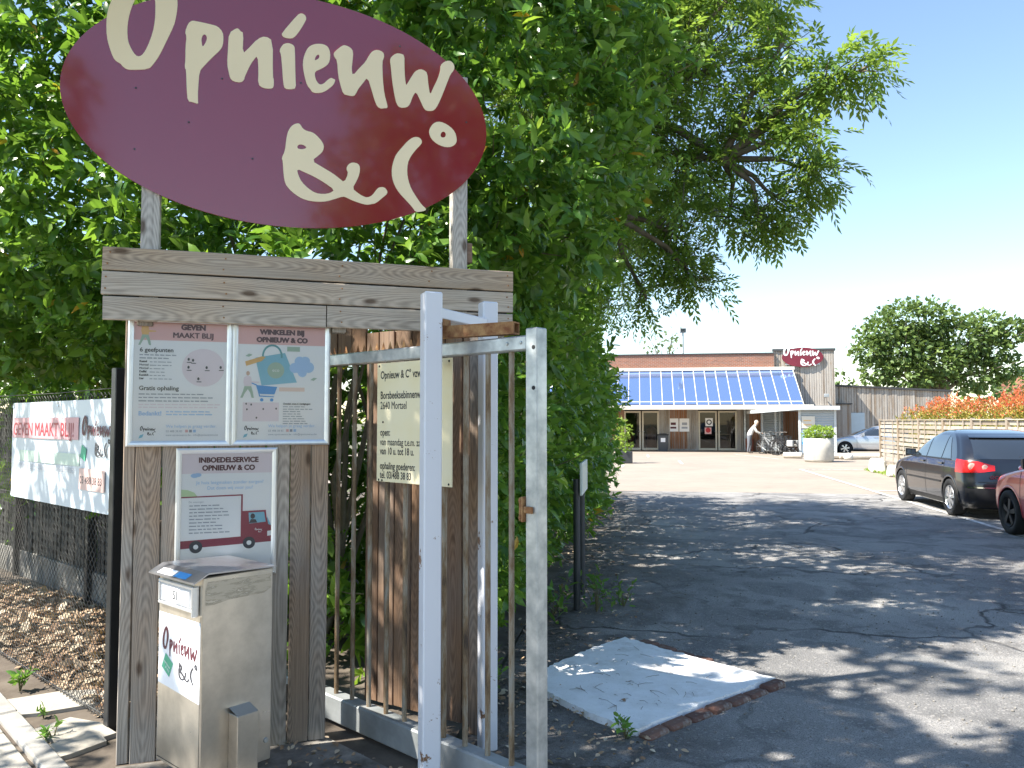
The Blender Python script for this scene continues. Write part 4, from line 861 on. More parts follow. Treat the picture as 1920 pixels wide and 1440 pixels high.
for a, b in ((3,5),(5,6),(1,5)): br.tube([hubs[a]-to, hubs[a].lerp(hubs[b],.5)+Vector((0,0,.12))-to, hubs[b]-to], [0.06,0.05,0.04], 6, False)
AP, AD = [], []
for (x, y, z, r) in ASH:
    c = Vector((x,y,z)); h = min(hubs, key=lambda q: (q-c).length+max(0,(q.z-c.z))*0.3)
    m = h.lerp(c, 0.55)+Vector((random.uniform(-.12,.12), random.uniform(-.12,.12), 0.12)); br.tube([h-to, m-to, c-to], [0.045,0.03,0.014], 6, False)
    nt = max(7, int((14 if z > 4.3 else 10)*r*r+10*r))
    for q in range(nt):
        v = Vector(rng.normal(0,1,3)).normalized(); v.z = v.z*0.9+0.1; e = c+v*r*random.uniform(0.6,1.08)
        st = m.lerp(c, random.uniform(0.3,1.0)); md = st.lerp(e, .5)+Vector((0,0,0.06*r)); br.tube([st-to, md-to, e-to], [0.011,0.008,0.004], 4, False)
        for t in range(int(11+5*r)):
            f = random.uniform(0.25,1.0); pt = (st.lerp(md, f*2) if f < .5 else md.lerp(e, f*2-1))+Vector(rng.normal(0,0.05+0.10*r,3))
            AP.append(pt); AD.append(v)
br.build('branches', M_bark, tree, smooth=True)
AP = np.array(AP); AD = np.array(AD); n = len(AP)
rd = unit(AD*0.6+rng.normal(0,.6,(n,3))+np.array([0,0,0.0])); rd[:,2] -= rng.uniform(0,.32,n); rd = unit(rd)
L = rng.uniform(0.20,0.31,n); up = unit(np.array([0,0,1.0])+rng.normal(0,.35,(n,3))); S = unit(np.cross(up, rd)); Nn = np.cross(rd, S)
ps, ds, us, ls = [], [], [], []
for j, (f, s) in enumerate(((.3,1),(.3,-1),(.5,1),(.5,-1),(.7,1),(.7,-1),(.88,1),(.88,-1),(1.0,0))):
    base = AP+rd*(L*f)[:,None]-np.array([0,0,1])*(L*f*f*0.3)[:,None]
    d = rd*(0.75 if s else 1.0)+S*s*0.8+rng.normal(0,.12,(n,3))-np.array([0,0,.25]); ps.append(base); ds.append(d); us.append(Nn); ls.append(L*rng.uniform(.33,.45,n))
ps, ds, us, ls = (np.concatenate(q) for q in (ps,ds,us,ls))
M_ash = leafmat('ash_leaf', (0.07,0.145,0.03), (0.13,0.24,0.045), (0.24,0.38,0.065), 0.36, 0.52, (0.40,0.54,0.06))
tag(leaf_mesh('crown', ps-np.array(to), ds, us, ls, SMALL, M_ash, tree, 1.05), kind='stuff')
print('ash leaflets', len(ps))

# ------------------------------------------------------------------ farther trees and shrubs
def far_tree(name, label, base, lumps, dens, size, mat, trunk_h, tr=0.3, group=None, tpl=BROAD):
    t = tag(empty(name, base), label, 'tree', group); b = np.array(base); bv = Vector(base)
    P, N = lumps_pts([tuple(np.array(l[:3])+b)+tuple(l[3:]) for l in lumps], dens, 0.5, 0.22, 0.6, 0.25)
    n = len(P); d = unit(N+rng.normal(0,.7,(n,3))); d[:,2] -= 0.2
    tag(leaf_mesh('crown', P-b, d, unit(np.array([0,0,1.])+rng.normal(0,.5,(n,3))), size*rng.uniform(.6,1.3,n), tpl, mat, t), kind='stuff')
    mb = MB(); top = Vector((0,0,trunk_h)); mb.tube([Vector((0,0,-.1)), Vector((0.1,0,trunk_h*.5)), top], [tr,tr*.8,tr*.65], 8, False); mb.build('trunk', M_bark, t, smooth=True)
    mb = MB()
    for l in lumps:
        c = Vector(l[:3]); mb.tube([top*0.8, top.lerp(c,.5)+Vector((0,0,.3)), c], [tr*.45,tr*.3,tr*.1], 5, False)
        for q in range(4): mb.tube([top.lerp(c,.6), c+Vector(rng.normal(0,.6,3))*l[3]], [tr*.12,tr*.03], 4, False)
    mb.build('branches', M_bark, t, smooth=True); return t
M_far = leafmat('maple_leaf', (0.065,0.115,0.035), (0.11,0.18,0.048), (0.19,0.27,0.07), 0.5, 0.32, (0.30,0.42,0.08))
s = 58/1470
def fl(x, y, r, dy=0, sq=0.8): return ((x-1750)*s, dy, 1.62+(790-y)*s, r*s, r*s*1.1, r*s*sq)
far_tree('maple_tree', 'large round green tree behind the long timber wall on the right', ((1750-960)*s, 58, 0),
  [fl(1660,620,42),fl(1630,655,34),fl(1700,600,46),fl(1690,660,50),fl(1745,600,44),fl(1745,680,56),fl(1800,635,52),fl(1850,610,34),fl(1890,625,30),fl(1860,660,38),fl(1825,700,46),fl(1645,695,34),fl(1700,705,48),fl(1770,640,52,1.0),fl(1720,640,52,1.5),fl(1905,612,20),fl(1880,690,34)], 34, 0.36, M_far, 4.0, 0.42)
M_birch = leafmat('pale_leaf', (0.16,0.22,0.10), (0.20,0.27,0.13), (0.28,0.34,0.18), 0.5, 0.4, (0.4,0.5,0.2))
s = 62/1470
def fb(x, y, r, dy=0): return ((x-1250)*s, dy, 1.62+(790-y)*s, r*s, r*s, r*s*1.2)
far_tree('birch_tree', 'pale thin birch rising behind the brick parapet of the shop', ((1250-960)*s, 62, 0), [fb(1258,645,18),fb(1240,655,20),fb(1262,625,13),fb(1222,640,20),fb(1250,680,20)], 6, 0.34, M_birch, 5.0, 0.16)
s = 66/1470
def fc(x, y, r, dy=0): return ((x-1576)*s, dy, 1.62+(790-y)*s, r*s, r*s, r*s*1.3)
far_tree('young_maple', 'small bright green tree between the timber tower and the long wall', ((1576-960)*s, 66, 0), [fc(1574,712,12),fc(1584,722,14),fc(1600,728,12)], 14, 0.45, M_far, 2.4, 0.16)
s = 75/1470
def fd(x, y, r, dy=0): return ((x-1870)*s, dy, 1.62+(790-y)*s, r*s, r*s, r*s*0.9)
far_tree('shade_tree', 'low broad tree beside the brick house at the far right edge', ((1870-960)*s, 75, 0), [fd(1850,735,26),fd(1885,730,22),fd(1920,712,24),fd(1945,720,30),fd(1830,745,24)], 9, 0.5, M_far, 2.0, 0.22)

# photinia hedge behind the slatted panels
ph = tag(empty('photinia_hedge', Wv(8.95,20,0)), 'clipped photinia hedge with red young leaves above the slatted panels', 'hedge')
PL = []
for i, v in enumerate(np.arange(15.0, 27.6, 0.85)):
    PL.append(Wv(8.85+0.1*math.sin(i*2.1), v, 1.25)+(0.62,0.75,1.0+0.10*math.sin(i*1.3)-(0.12 if v > 26 else 0)))
P, N = lumps_pts(PL, 190, 0.35, 0.14, 0.8, 0.25, 0.6)
N[:,2] += 0.5; ps, ds, us, ls = sprigs(P, unit(N), 6, 0.075, 0.7, 0.9, 0.0, 0.02)
hi = (ps[:,2]+rng.normal(0,.17,len(ps)) > 1.92); pz = np.array(ph.location)
M_phr = leafmat('red_photinia_leaf', (0.55,0.07,0.04), (0.70,0.17,0.07), (0.62,0.32,0.10), 0.32, 0.40, (0.75,0.20,0.06))
M_phg = leafmat('green_photinia_leaf', (0.10,0.13,0.02), (0.28,0.27,0.05), (0.50,0.40,0.07), 0.35, 0.35, (0.4,0.4,0.05))
tag(leaf_mesh('young_foliage', ps[hi]-pz, ds[hi], us[hi], ls[hi], SMALL, M_phr, ph, 1.3), 'red young leaves', kind='stuff'); tag(leaf_mesh('old_foliage', ps[~hi]-pz, ds[~hi], us[~hi], ls[~hi], SMALL, M_phg, ph, 1.3), 'green older leaves', kind='stuff')
mb = MB()
for e in PL:
    for q in range(4): mb.tube([(e[0]+random.uniform(-.2,.2)-pz[0], e[1]+random.uniform(-.3,.3)-pz[1], 0), (e[0]+random.uniform(-.4,.4)-pz[0], e[1]+random.uniform(-.4,.4)-pz[1], 1.7)], [0.018,0.006], 4, False)
mb.build('stems', M_bark, ph)

# ------------------------------------------------------------------ ground litter, weeds, twigs
def scatter_poly(poly, n):
    poly = np.array(poly); lo, hi2 = poly.min(0), poly.max(0); out = []
    while len(out) < n:
        q = rng.uniform(lo, hi2, (n,2)); ins = np.zeros(n, bool); j = len(poly)-1
        for i in range(len(poly)):
            a, b = poly[i], poly[j]
            c = ((a[1] > q[:,1]) != (b[1] > q[:,1])) & (q[:,0] < (b[0]-a[0])*(q[:,1]-a[1])/(b[1]-a[1]+1e-12)+a[0]); ins ^= c; j = i
        out += list(q[ins])
    return np.array(out[:n])
def litter(name, poly, n, size, mat, label, z=0.012):
    q = scatter_poly(poly, n); P = np.c_[q, z+rng.uniform(0,.02,n)]; D = rng.normal(0,1,(n,3)); D[:,2] *= 0.25
    o = leaf_mesh(name, P, D, unit(np.array([0,0,1.])+rng.normal(0,.35,(n,3))), size*rng.uniform(.5,1.2,n), LAUREL, mat, None, 1.5); return tag(o, label, 'leaf litter', kind='stuff')
M_dead = leafmat('dead_leaf', (0.18,0.10,0.055), (0.40,0.27,0.165), (0.62,0.52,0.38), 0.7, 0.1, (0.3,0.15,0.05))
litter('leaf_litter', [(-2.15,4.35),(-3.7,5.7),(-5.3,7.9),(-4.2,7.4),(-2.3,5.7),(-1.9,4.5)], 3600, 0.105, M_dead, 'brown fallen leaves covering the ground behind the chain-link fence')
litter('dead_leaves', [W(-1.0,4.4)[:2],W(0.15,4.6)[:2],W(-0.1,8)[:2],W(-0.35,16)[:2],W(-0.95,16)[:2]], 420, 0.05, M_dead, 'scattered dead leaves and bits along the foot of the hedge', 0.006)
litter('loose_debris', [(-0.6,4.0),(0.5,3.7),(0.9,3.9),(0.3,4.9),(0.1,5.2),(-0.2,5.0)], 260, 0.035, M_dead, 'small dead leaves and debris on the dirt under the gate', 0.006)
litter('gate_litter', [(-1.3,3.5),(-.55,3.4),(-.5,3.7),(-1.0,4.12),(-1.3,3.9)], 130, 0.035, M_dead, 'small dead leaves on the concrete before the gate beam', 0.012)
def twigs(name, label, poly, n, z, ln=(0.05,0.22)):
    q = scatter_poly(poly, n); mb = MB()
    for x, y in q:
        a = random.uniform(0,6.28); l = random.uniform(*ln); b = random.uniform(-.5,.5)
        mb.tube([(x,y,z+.004),(x+l*.5*math.cos(a),y+l*.5*math.sin(a),z+.01),(x+l*.5*math.cos(a)+l*.5*math.cos(a+b),y+l*.5*math.sin(a)+l*.5*math.sin(a+b),z+.004)], [0.0016,0.0013,0.0008], 4, False)
    tag(mb.build(name, M_bark), label, 'twigs', kind='stuff')
twigs('slab_twigs', 'thin dry twigs lying on the white painted slab', [(0.3,5.0),(0.8,5.6),(1.4,4.95),(0.65,4.3),(0.4,4.5)], 40, 0.036, (0.03,0.13))
twigs('hedge_twigs', 'dry twigs on the dirt between the hedge and the drive', [W(-.8,4.6)[:2],W(.25,4.8)[:2],W(.5,7)[:2],W(.1,11)[:2],W(-.7,11)[:2]], 130, 0.004)
# stones and grit on the dirt
def pebbles(name, label, poly, n, s0, s1, mat):
    q = scatter_poly(poly, n); oc = np.array([(1,0,0),(0,1,0),(-1,0,0),(0,-1,0),(0,0,.7),(0,0,-.5)],float); F = np.array([(0,1,4),(1,2,4),(2,3,4),(3,0,4),(1,0,5),(2,1,5),(3,2,5),(0,3,5)])
    sz = s0+(s1-s0)*rng.uniform(0,1,n)**3; V = np.c_[q, sz*0.3][:,None,:]+oc[None]*sz[:,None,None]*rng.uniform(.6,1.3,(n,6,1)); FF = F[None]+(np.arange(n)*6)[:,None,None]
    tag(np_mesh(name, V.reshape(-1,3), FF.reshape(-1,3), mat), label, 'grit', kind='stuff')
M_peb = pm('grit', (0.30,0.28,0.25), 0.9, c2=(0.12,0.11,0.10), vscale=30)
pebbles('footing_grit', 'dark grit and dirt on the concrete before the gate beam', [(-1.4,3.35),(-.5,3.35),(-.5,3.7),(-1.0,4.12),(-1.3,3.9)], 700, 0.003, 0.010, M_peb)
pebbles('loose_grit', 'loose grit and small stones on the worn asphalt', [W(-.6,3.4)[:2],W(5,3.4)[:2],W(4.5,10)[:2],W(-.4,12)[:2]], 5200, 0.003, 0.012, M_peb)
M_weed = leafmat('weed_leaf', (0.06,0.16,0.025), (0.10,0.24,0.035), (0.17,0.33,0.05), 0.5, 0.35, (0.3,0.5,0.06))
def weed(x, y, h, n, label, ln=0.09, cat='weed', z=0.0):
    t = tag(empty('weed', (x,y,z)), label, cat, 'weeds in the dirt and joints'); k_ = max(3, n//7); P = []; N = []; mb = MB()
    for i in range(k_):
        a = random.uniform(0,6.28); r = random.uniform(0,.5)*h; e = Vector((r*math.cos(a), r*math.sin(a), h*random.uniform(.35,1))); mb.tube([(0,0,0), e*0.5+Vector((0,0,.02)), e], [.004,.003,.002], 4, False); P.append(e); N.append((math.cos(a)*.5, math.sin(a)*.5, .8))
    ps, ds, us, ls = sprigs(np.array(P,float), unit(np.array(N)), 7, ln, 1.0, .4, .1, h*0.09)
    leaf_mesh('leaves', ps, ds, us, ls, LAUREL, M_weed, t, 0.9); mb.build('stems', M_twig, t)
for a in ((0.58,4.09,0.11,40,'bright green grassy tuft at the near corner of the white slab',0.055), (0.72,6.75,0.34,70,'leafy green weed just right of the dark sign posts',0.08), (0.98,6.95,0.22,50,'low weed farther out on the asphalt right of the sign posts',0.06), (0.34,6.6,0.42,40,'broad-leaved seedling left of the dark sign posts',0.13), (0.12,4.72,0.09,20,'small weed at the dirt beside the left corner of the white slab',0.04),
          (-2.95,4.78,0.13,40,'yellow-green weed at the pavement edge, far left',0.06), (-2.33,4.06,0.09,28,'small weed in the pavement joint near the fence post',0.045), (-2.55,4.35,0.07,20,'tiny weed between kerb and broken slab at lower left',0.04), (-0.42,3.98,0.10,24,'tuft poking out under the gate beam behind the white post',0.06), (-0.10,4.75,0.30,40,'young laurel shoot low behind the gate bars',0.10)): weed(*a)

# ------------------------------------------------------------------ trees across the street, mirrored in the glossy oval sign
far_tree('street_tree', 'broad dark tree across the street, mirrored in the right half of the oval sign', (5.8,-5.4,0), [(-.2,0,6.0,2.3,2.2,2.2),(-2.0,.3,4.7,1.2,1.2,1.0),(1.9,0,6.3,2.1,2.0,2.6),(-.9,0,7.7,1.2,1.2,.9),(2.6,.2,8.2,1.5,1.5,1.2),(1.2,0,4.4,2.4,2.0,1.2)], 70, 0.24, M_far, 3.4, 0.26)
far_tree('slim_street_tree', 'slim tree across the street, mirrored at the left tip of the oval sign', (-1.25,-5.2,0), [(0,0,6.3,.42,.45,.7),(0.1,0,5.3,.4,.4,.7)], 90, 0.20, M_far, 4.6, 0.09)

# ------------------------------------------------------------------ shop building at the end of the yard
BV = 44.6                                       # v of the door line
bo = Vector(W(0, BV)); bld = tag(empty('shop_building', bo, -AL), 'timber and brick shop with a sloping blue glass canopy at the end of the yard', 'building')
k = NT('red_brick'); co = k.coord(); cmb = k.add('CombineXYZ'); x, y, z = k.sep(co); k.link(x, cmb.inputs[0]); k.link(z, cmb.inputs[1])
brk = k.add('TexBrick'); k.link(cmb.outputs[0], brk.inputs[0]); brk.inputs['Scale'].default_value = 1; brk.inputs['Brick Width'].default_value = 0.22; brk.inputs['Row Height'].default_value = 0.075; brk.inputs['Mortar Size'].default_value = 0.009
brk.inputs['Color1'].default_value = (0.31,0.115,0.065,1); brk.inputs['Color2'].default_value = (0.20,0.08,0.05,1); brk.inputs['Mortar'].default_value = (0.30,0.25,0.21,1)
k.base(k.mix(k.ramp(k.noise(co,0.8,5),[(0.4,(0,0,0)),(0.7,(0.6,0.6,0.6))]), brk.outputs[0], (0.24,0.12,0.08))); k.set(rough=0.9); k.bump(brk.outputs['Fac'], -0.4, 0.01); M_rbrick = k.m
M_clad = wood('silver_cladding', 'Z', grey=(0.47,0.44,0.40), dark=(0.12,0.09,0.06), greyamt=0.9, board=0.125, knots=False)
M_cladb = wood('brown_cladding', 'Z', dark=(0.13,0.06,0.03), light=(0.42,0.22,0.11), greyamt=0.12, red=0.45, board=0.125, knots=False)
M_fascia = pm('cream_fascia', (0.66,0.62,0.54), 0.5, vary=0.06, vscale=2)
M_frame = pm('cream_door_frame', (0.60,0.54,0.42), 0.45, vary=0.06)
M_inside = pm('shop_interior', (0.05,0.045,0.04), 0.9, c2=(0.12,0.09,0.06), vscale=1.5)
M_roofdark = pm('dark_roof_trim', (0.05,0.05,0.052), 0.6, vary=0.2)
k = NT('canopy_glass'); k.base((0.30,0.44,0.78)); k.set(rough=0.07, metal=0.8, ior=1.6); M_cglass = k.m
k = NT('door_glass'); k.base((0.012,0.012,0.013)); k.set(rough=0.03, ior=1.5); M_dglass = clearmat('door_glass_clear', (0.55,0.57,0.58), 1.55, 0.02)
def boards(name, x0, x1, z0, z1, mat, y=0.0, w=0.125, parent=None, slope=0.0):
    mb = MB(); x = x0
    while x < x1-0.01:
        e = min(x+w-random.uniform(.016,.03), x1); d = random.uniform(-.012,.012); t = (x-x0)/(x1-x0)
        mb.box((x, y-0.022+d, z0), (e, y+d, z1-slope*t+random.uniform(-.004,.004))); x += w
    return mb.build(name, mat, parent or bld)
# positions along the front: u metres
U = lambda px: (lambda t: (t*CA*BV-SA*BV)/(CA+t*SA))((px-960)/1470)   # where a column of the view meets the front line
uL = -9.0; d1a, d1b, d2a, d2b = U(1170), U(1235), U(1309), U(1381); pipe = U(1396); shL = U(1455); tw0, tw1, tw2 = U(1453), U(1561), U(1568)
cbox('front_wall', (uL,0.02,0), (d1a,0.2,2.55), M_conc, bld)
boards('timber_cladding', uL, d1a, 0.1, 2.5, M_cladb)
wid = (d2a-d1b); boards('pale_timber_cladding', d1b, d1b+0.62, 0.1, 2.4, M_clad); boards('timber_cladding', d1b+0.62, d2a-0.62, 0.1, 2.4, M_cladb, 0.03); boards('pale_timber_cladding', d2a-0.62, d2a, 0.1, 2.4, M_clad)
cbox('plinth', (d1b,-0.03,0), (d2a,0.1,0.10), M_conc, bld); cbox('wall_core', (d1b,0.04,0.1), (d2a,0.2,2.5), M_conc, bld)
boards('pale_timber_cladding', d2b, pipe-0.1, 0.0, 2.4, M_clad); boards('timber_cladding', pipe+0.25, tw1, 0.0, 2.4, M_cladb, 0.03); cbox('wall_core', (d2b,0.05,0), (tw1,0.2,2.5), M_conc, bld)
MB().tube([(pipe,-0.08,0.0),(pipe,-0.08,2.35)], 0.05, 10).build('downpipe', M_galv, bld); cbox('pipe_guard', (pipe+0.0,-0.2,0.0), (pipe+0.42,-0.02,0.68), pm('rust_red_box',(0.26,0.07,0.035),0.7,vary=0.2), bld)
def door_pair(a, b):
    m = (a+b)/2; zt = 2.2
    for x0, x1 in ((a, m-0.03), (m+0.03, b)):
        f = cbox('door', (x0,-0.03,0.02), (x0+0.09,0.05,zt), M_frame, bld)
        for lo, hi in (((x1-0.09,-0.03,0.02),(x1,0.05,zt)), ((x0+0.091,-0.03,0.02),(x1-0.091,0.05,0.14)), ((x0+0.091,-0.03,zt-0.10),(x1-0.091,0.05,zt))):
            o = cbox('stile', lo, hi, M_frame, f); o.location = Vector(o.location)-Vector(f.location)
        p = mk('pane', [(x0+0.09,0.01,0.14),(x1-0.09,0.01,0.14),(x1-0.09,0.01,zt-0.1),(x0+0.09,0.01,zt-0.1)], [(0,1,2,3)], M_dglass, f); p.location = -Vector(f.location)
    o = MB().tube([(m-0.16,-0.05,1.05),(m-0.06,-0.06,1.06)], 0.016, 8).tube([(m+0.06,-0.06,1.06),(m+0.16,-0.05,1.05)], 0.016, 8).build('door_handles', M_galv, bld)
    # dim room behind the glass
    mb = MB(); mb.box((a,4.2,0),(b,4.25,2.4)).box((a-0.05,0.22,0),(a,4.2,2.4)).box((b,0.22,0),(b+0.05,4.2,2.4)).box((a,0.06,2.30),(b,4.2,2.35)); mb.build('interior', M_inside, bld)
    mb = MB(); mb.box((a,0.06,-0.004),(b,4.2,0.004)); mb.build('interior_floor', M_inside, bld)
door_pair(d1a, d1b); door_pair(d2a, d2b)
M_goods = [pm('goods_brown',(0.25,0.11,0.05),0.6,vary=0.3), pm('goods_dark',(0.05,0.05,0.06),0.6,vary=0.3), pm('goods_tan',(0.34,0.25,0.15),0.6,vary=0.3)]
for i, (px, w, h, y) in enumerate(((1180,0.5,0.95,0.9),(1187,0.4,1.2,1.6),(1203,0.5,1.1,1.2),(1222,0.6,1.35,1.0),(1329,0.9,0.75,1.3),(1361,0.8,0.9,1.6))):
    x = U(px); mb = MB()
    if i < 4:
        mb.lathe([(0.0,h),(w*.12,h-.03),(w*.5,h*.85),(w*.42,h*.4),(w*.55,0.05),(w*.3,0.0)], 10, (0,0,0))
    else: mb.box((-w/2,-.3,h-.05),(w/2,.3,h),.01).box((-w/2,-.3,0),(-w/2+.05,.3,h-.051)).box((w/2-.05,-.3,0),(w/2,.3,h-.051))
    o = mb.build('goods_stand' if i < 4 else 'display_table', M_goods[i % 3], None, Vector(W(x, BV+y)), (0,0,-AL))
    tag(o, ('orange-brown goods just inside the left glass doors','dark slim goods stand behind the leftmost door pane','dark hanging goods in the middle of the left glass doors','tall brown goods at the right pane of the left glass doors','low display table inside the right-hand glass doors, left pane','display table inside the right-hand glass doors, right pane')[i], 'goods', 'goods seen through the doors')
for px, s in ((1262,0), (1283,1)):
    x = U(px); o = cbox('notice', (x-0.28,-0.012,1.05), (x+0.28,-0.001,1.78), M_paper, bld, 0.002); b_ = MB().box((-0.16,-0.008,-0.2),(0.16,-0.0065,-0.1)).box((-0.14,-0.008,0.0),(0.14,-0.0065,0.14)).build('print', M_print_red if s == 0 else M_print_grey, o)
x = U(1329); o = cbox('door_sticker', (x-0.2,-0.018,1.35), (x+0.2,-0.012,1.80), M_paper, bld, 0.001); MB().lathe([(0.09,0),(0.15,0)], 20, (0,-0.005,0), 'y').build('print', M_print_dark, o)
x = U(1327); o = cbox('door_sticker', (x-0.18,-0.018,0.92), (x+0.18,-0.012,1.28), M_print_pink, bld, 0.001); MB().lathe([(0.0,0),(0.14,0)], 20, (0,-0.005,0.03), 'y').build('print', pm('signal_red',(0.5,0.02,0.03)), o)
# brick parapet, canopy
cbox('brick_wall', (uL,0.06,2.5), (tw0,0.5,5.32), M_rbrick, bld); cbox('coping', (uL,0.01,5.321), (tw0,0.55,5.40), M_roofdark, bld)
CP = 2.7                                        # how far the glass comes forward
ztop, zbot = 4.42, 2.50
cbox('canopy_head', (uL,-0.06,ztop+0.01), (U(1487)+0.1,0.055,ztop+0.18), M_fascia, bld)
cbox('canopy_fascia', (uL,-CP-0.08,zbot-0.27), (U(1487)+0.5,-CP+0.02,zbot-0.03), M_fascia, bld, 0.01)
cbox('canopy_soffit', (uL,-CP+0.021,zbot-0.22), (U(1487)+0.45,0.015,zbot-0.17), M_fascia, bld)
cs = U(1487); pw = 0.59; dlt = 0.0
nP = int((cs-uL)/pw)
for i in range(nP):
    x1 = cs-i*pw; x0 = x1-pw+0.03
    mk('pane', [(x0,-CP,zbot),(x1,-CP,zbot),(x1,0.02,ztop),(x0,0.02,ztop)], [(0,1,2,3)], M_cglass, bld, (0,random.uniform(-.004,.004),0), (random.uniform(-.004,.004),0,0))
    V = [(x1,-CP-0.03,zbot-0.02),(x1+0.03,-CP-0.03,zbot-0.02),(x1+0.03,0.02,ztop+0.04),(x1,0.02,ztop+0.04),(x1,-CP,zbot-0.06),(x1+0.03,-CP,zbot-0.06),(x1+0.03,0.05,ztop),(x1,0.05,ztop)]
    mk('glazing_bar', V, [(0,1,2,3),(0,4,5,1),(0,3,7,4),(1,5,6,2),(4,7,6,5)], M_fascia, bld)
V = [(cs+0.03,-CP,zbot),(cs+0.03,0.02,zbot),(cs+0.03,0.02,ztop)]; mk('canopy_cheek', V, [(0,1,2)], M_cglass, bld)
t_ = 0.92; yb = -CP*t_; zb_ = zbot+(ztop-zbot)*(1-t_); cbox('glazing_transom', (uL,yb-0.035,zb_-0.02), (cs,yb-0.012,zb_+0.02), M_fascia, bld)
# tower of silvered boards
tb = boards('tower_cladding', tw0, tw2, 2.4, 5.46, M_clad, 0.22); cbox('tower_core', (tw0+.01,0.23,0), (tw2,3.0,5.45), M_conc, bld); cbox('tower_coping', (tw0-0.05,0.13,5.461), (tw2+0.05,0.4,5.60), M_roofdark, bld); boards('tower_cladding', tw1-1.5, tw2, 0.0, 2.4, M_clad, 0.21)
MB().tube([(U(1548),0.1,2.9),(U(1548),-0.15,3.0)],0.03,8).box((U(1548)-.12,-0.32,2.92),(U(1548)+.12,-0.12,3.1),.02).build('floodlight', M_galv, bld)
cbox('main_roof', (uL,0.5,4.9), (tw2,14,5.0), M_roofdark, bld)
# oval sign on the tower
sx = (U(1468)+U(1546))/2; so = Vector(W(sx, BV+0.06, 5.10)); s2 = tag(empty('tower_sign', so, -AL), 'small dark red oval shop sign high on the timber tower', 'sign')
sw = (U(1546)-U(1468))/2
MB().poly([[(sw*math.cos(t*.1309), 0.02+0.53*math.sin(t*.1309)) for t in range(48)]], 0, 0.04).build('board', pm('sign_wine',(0.16,0.014,0.03),0.35,vary=0.1), s2)
M_wl = pm('white_letter',(0.80,0.78,0.76),0.4)
for key in LOGO: MB().poly([[(-0.08+x*1.10, z*0.98) for x, z in lp] for lp in logo_loops(key)], -0.012, 0.012).build('letter', M_wl, s2)
MB().box((-0.9,0.041,-0.4),(0.9,0.06,-0.3)).box((-0.9,0.041,0.2),(0.9,0.06,0.3)).build('bracket', M_galv, s2)
# mast on the canopy head
mx = U(1282); mast = tag(empty('light_mast', Vector(W(mx, BV+0.1, ztop+0.18)), -AL), 'thin floodlight mast standing above the glass canopy', 'lamp')
MB().tube([(0,0,0),(0,0,1.98)], 0.04, 8).build('pole', pm('mast_grey',(0.22,0.23,0.24),0.6), mast); MB().box((-0.17,-0.2,1.98),(0.17,0.12,2.22),0.02).build('lamp_head', pm('lamp_grey',(0.25,0.26,0.27),0.5), mast); MB().box((-0.13,-0.208,2.01),(0.13,-0.2005,2.19)).build('lamp_glass', M_dglass, mast)
# ------------------------------------------------------------------ trolley shelter
SV = 38.6; uS = (lambda px, v: (lambda t: (t*CA*v-SA*v)/(CA+t*SA))((px-960)/1470))
a0, a1 = uS(1497,SV), uS(1566,SV); sh_o = Vector(W(0,SV)); shel = tag(empty('trolley_shelter', sh_o, -AL), 'grey corrugated metal trolley shelter with a flat roof beside the shop', 'shelter')
M_corr = pm('grey_sheet_metal', (0.40,0.44,0.47), 0.45, 0.2, vary=0.1, vscale=2); M_grey = pm('grey_trim', (0.52,0.55,0.56), 0.5, vary=0.1)
def corr(name, x0, x1, z0, z1, y, ax='x'):
    V = []; F = []; n = int((z1-z0)/0.02)
    for i in range(n+1):
        z = z0+(z1-z0)*i/n; d = 0.018*(1 if (i % 6) < 3 else -1)
        V += [(x0,y+d,z),(x1,y+d,z)] if ax == 'x' else [(y+d,x0,z),(y+d,x1,z)]
    for i in range(n): F.append((2*i,2*i+1,2*i+3,2*i+2))
    return mk(name, V, F, M_corr, shel)
corr('front_cladding', a0+0.1, a1-0.05, 0.05, 2.12, 0.0); corr('side_cladding', 0.0, 4.6, 0.05, 2.12, a1, 'y'); corr('back_cladding', a0-1.05, a0+0.1, 0.05, 2.12, 4.6)
for x in (a0+0.04, a1-0.02): cbox('post', (x-0.05,-0.05,0), (x+0.05,0.05,2.14), M_grey, shel)
for x, y in ((a0-0.62,2.6),(a0-1.0,4.4),(a0-0.1,4.4)): cbox('post', (x-0.04,y-0.04,0), (x+0.04,y+0.04,2.14), M_grey, shel)
cbox('roof', (a0-0.25,-0.35,2.141), (a1+0.14,4.8,2.33), M_grey, shel, 0.02)
V = [(a0-0.25,-0.30,2.15),(a0-0.25,4.75,2.15),(a0-1.75,1.4,2.02),(a0-1.75,4.75,2.02)]; V += [(q[0],q[1],q[2]+0.16) for q in V]
mk('roof_wing', V, [(0,2,3,1),(4,5,7,6),(0,4,6,2),(2,6,7,3),(1,3,7,5),(0,1,5,4)], M_grey, shel)
cbox('board', (a0+0.10,-0.035,0.12), (a0+0.80,-0.021,1.22), pm('blue_grey_panel',(0.30,0.37,0.45),0.5,vary=0.1), shel)
o = cbox('parking_panel', (a0+0.12,-0.045,0.52), (a0+0.78,-0.036,1.12), pm('panel_blue',(0.28,0.45,0.62),0.4), shel); text('P', o, -0.18, -0.10, -0.006, 0.55, M_ink, bold=0.012); MB().box((-0.33,-0.008,-0.26),(0.33,-0.006,-0.17)).build('print', M_print_blue, o)
o = cbox('cream_notice', (a0+0.12,-0.045,1.30), (a0+0.72,-0.036,1.86), M_fascia, shel); lines(o, -0.22, 0.05, 0.44, 2, 0.2, -0.006, M_print_orange, 0.06, 0.2)
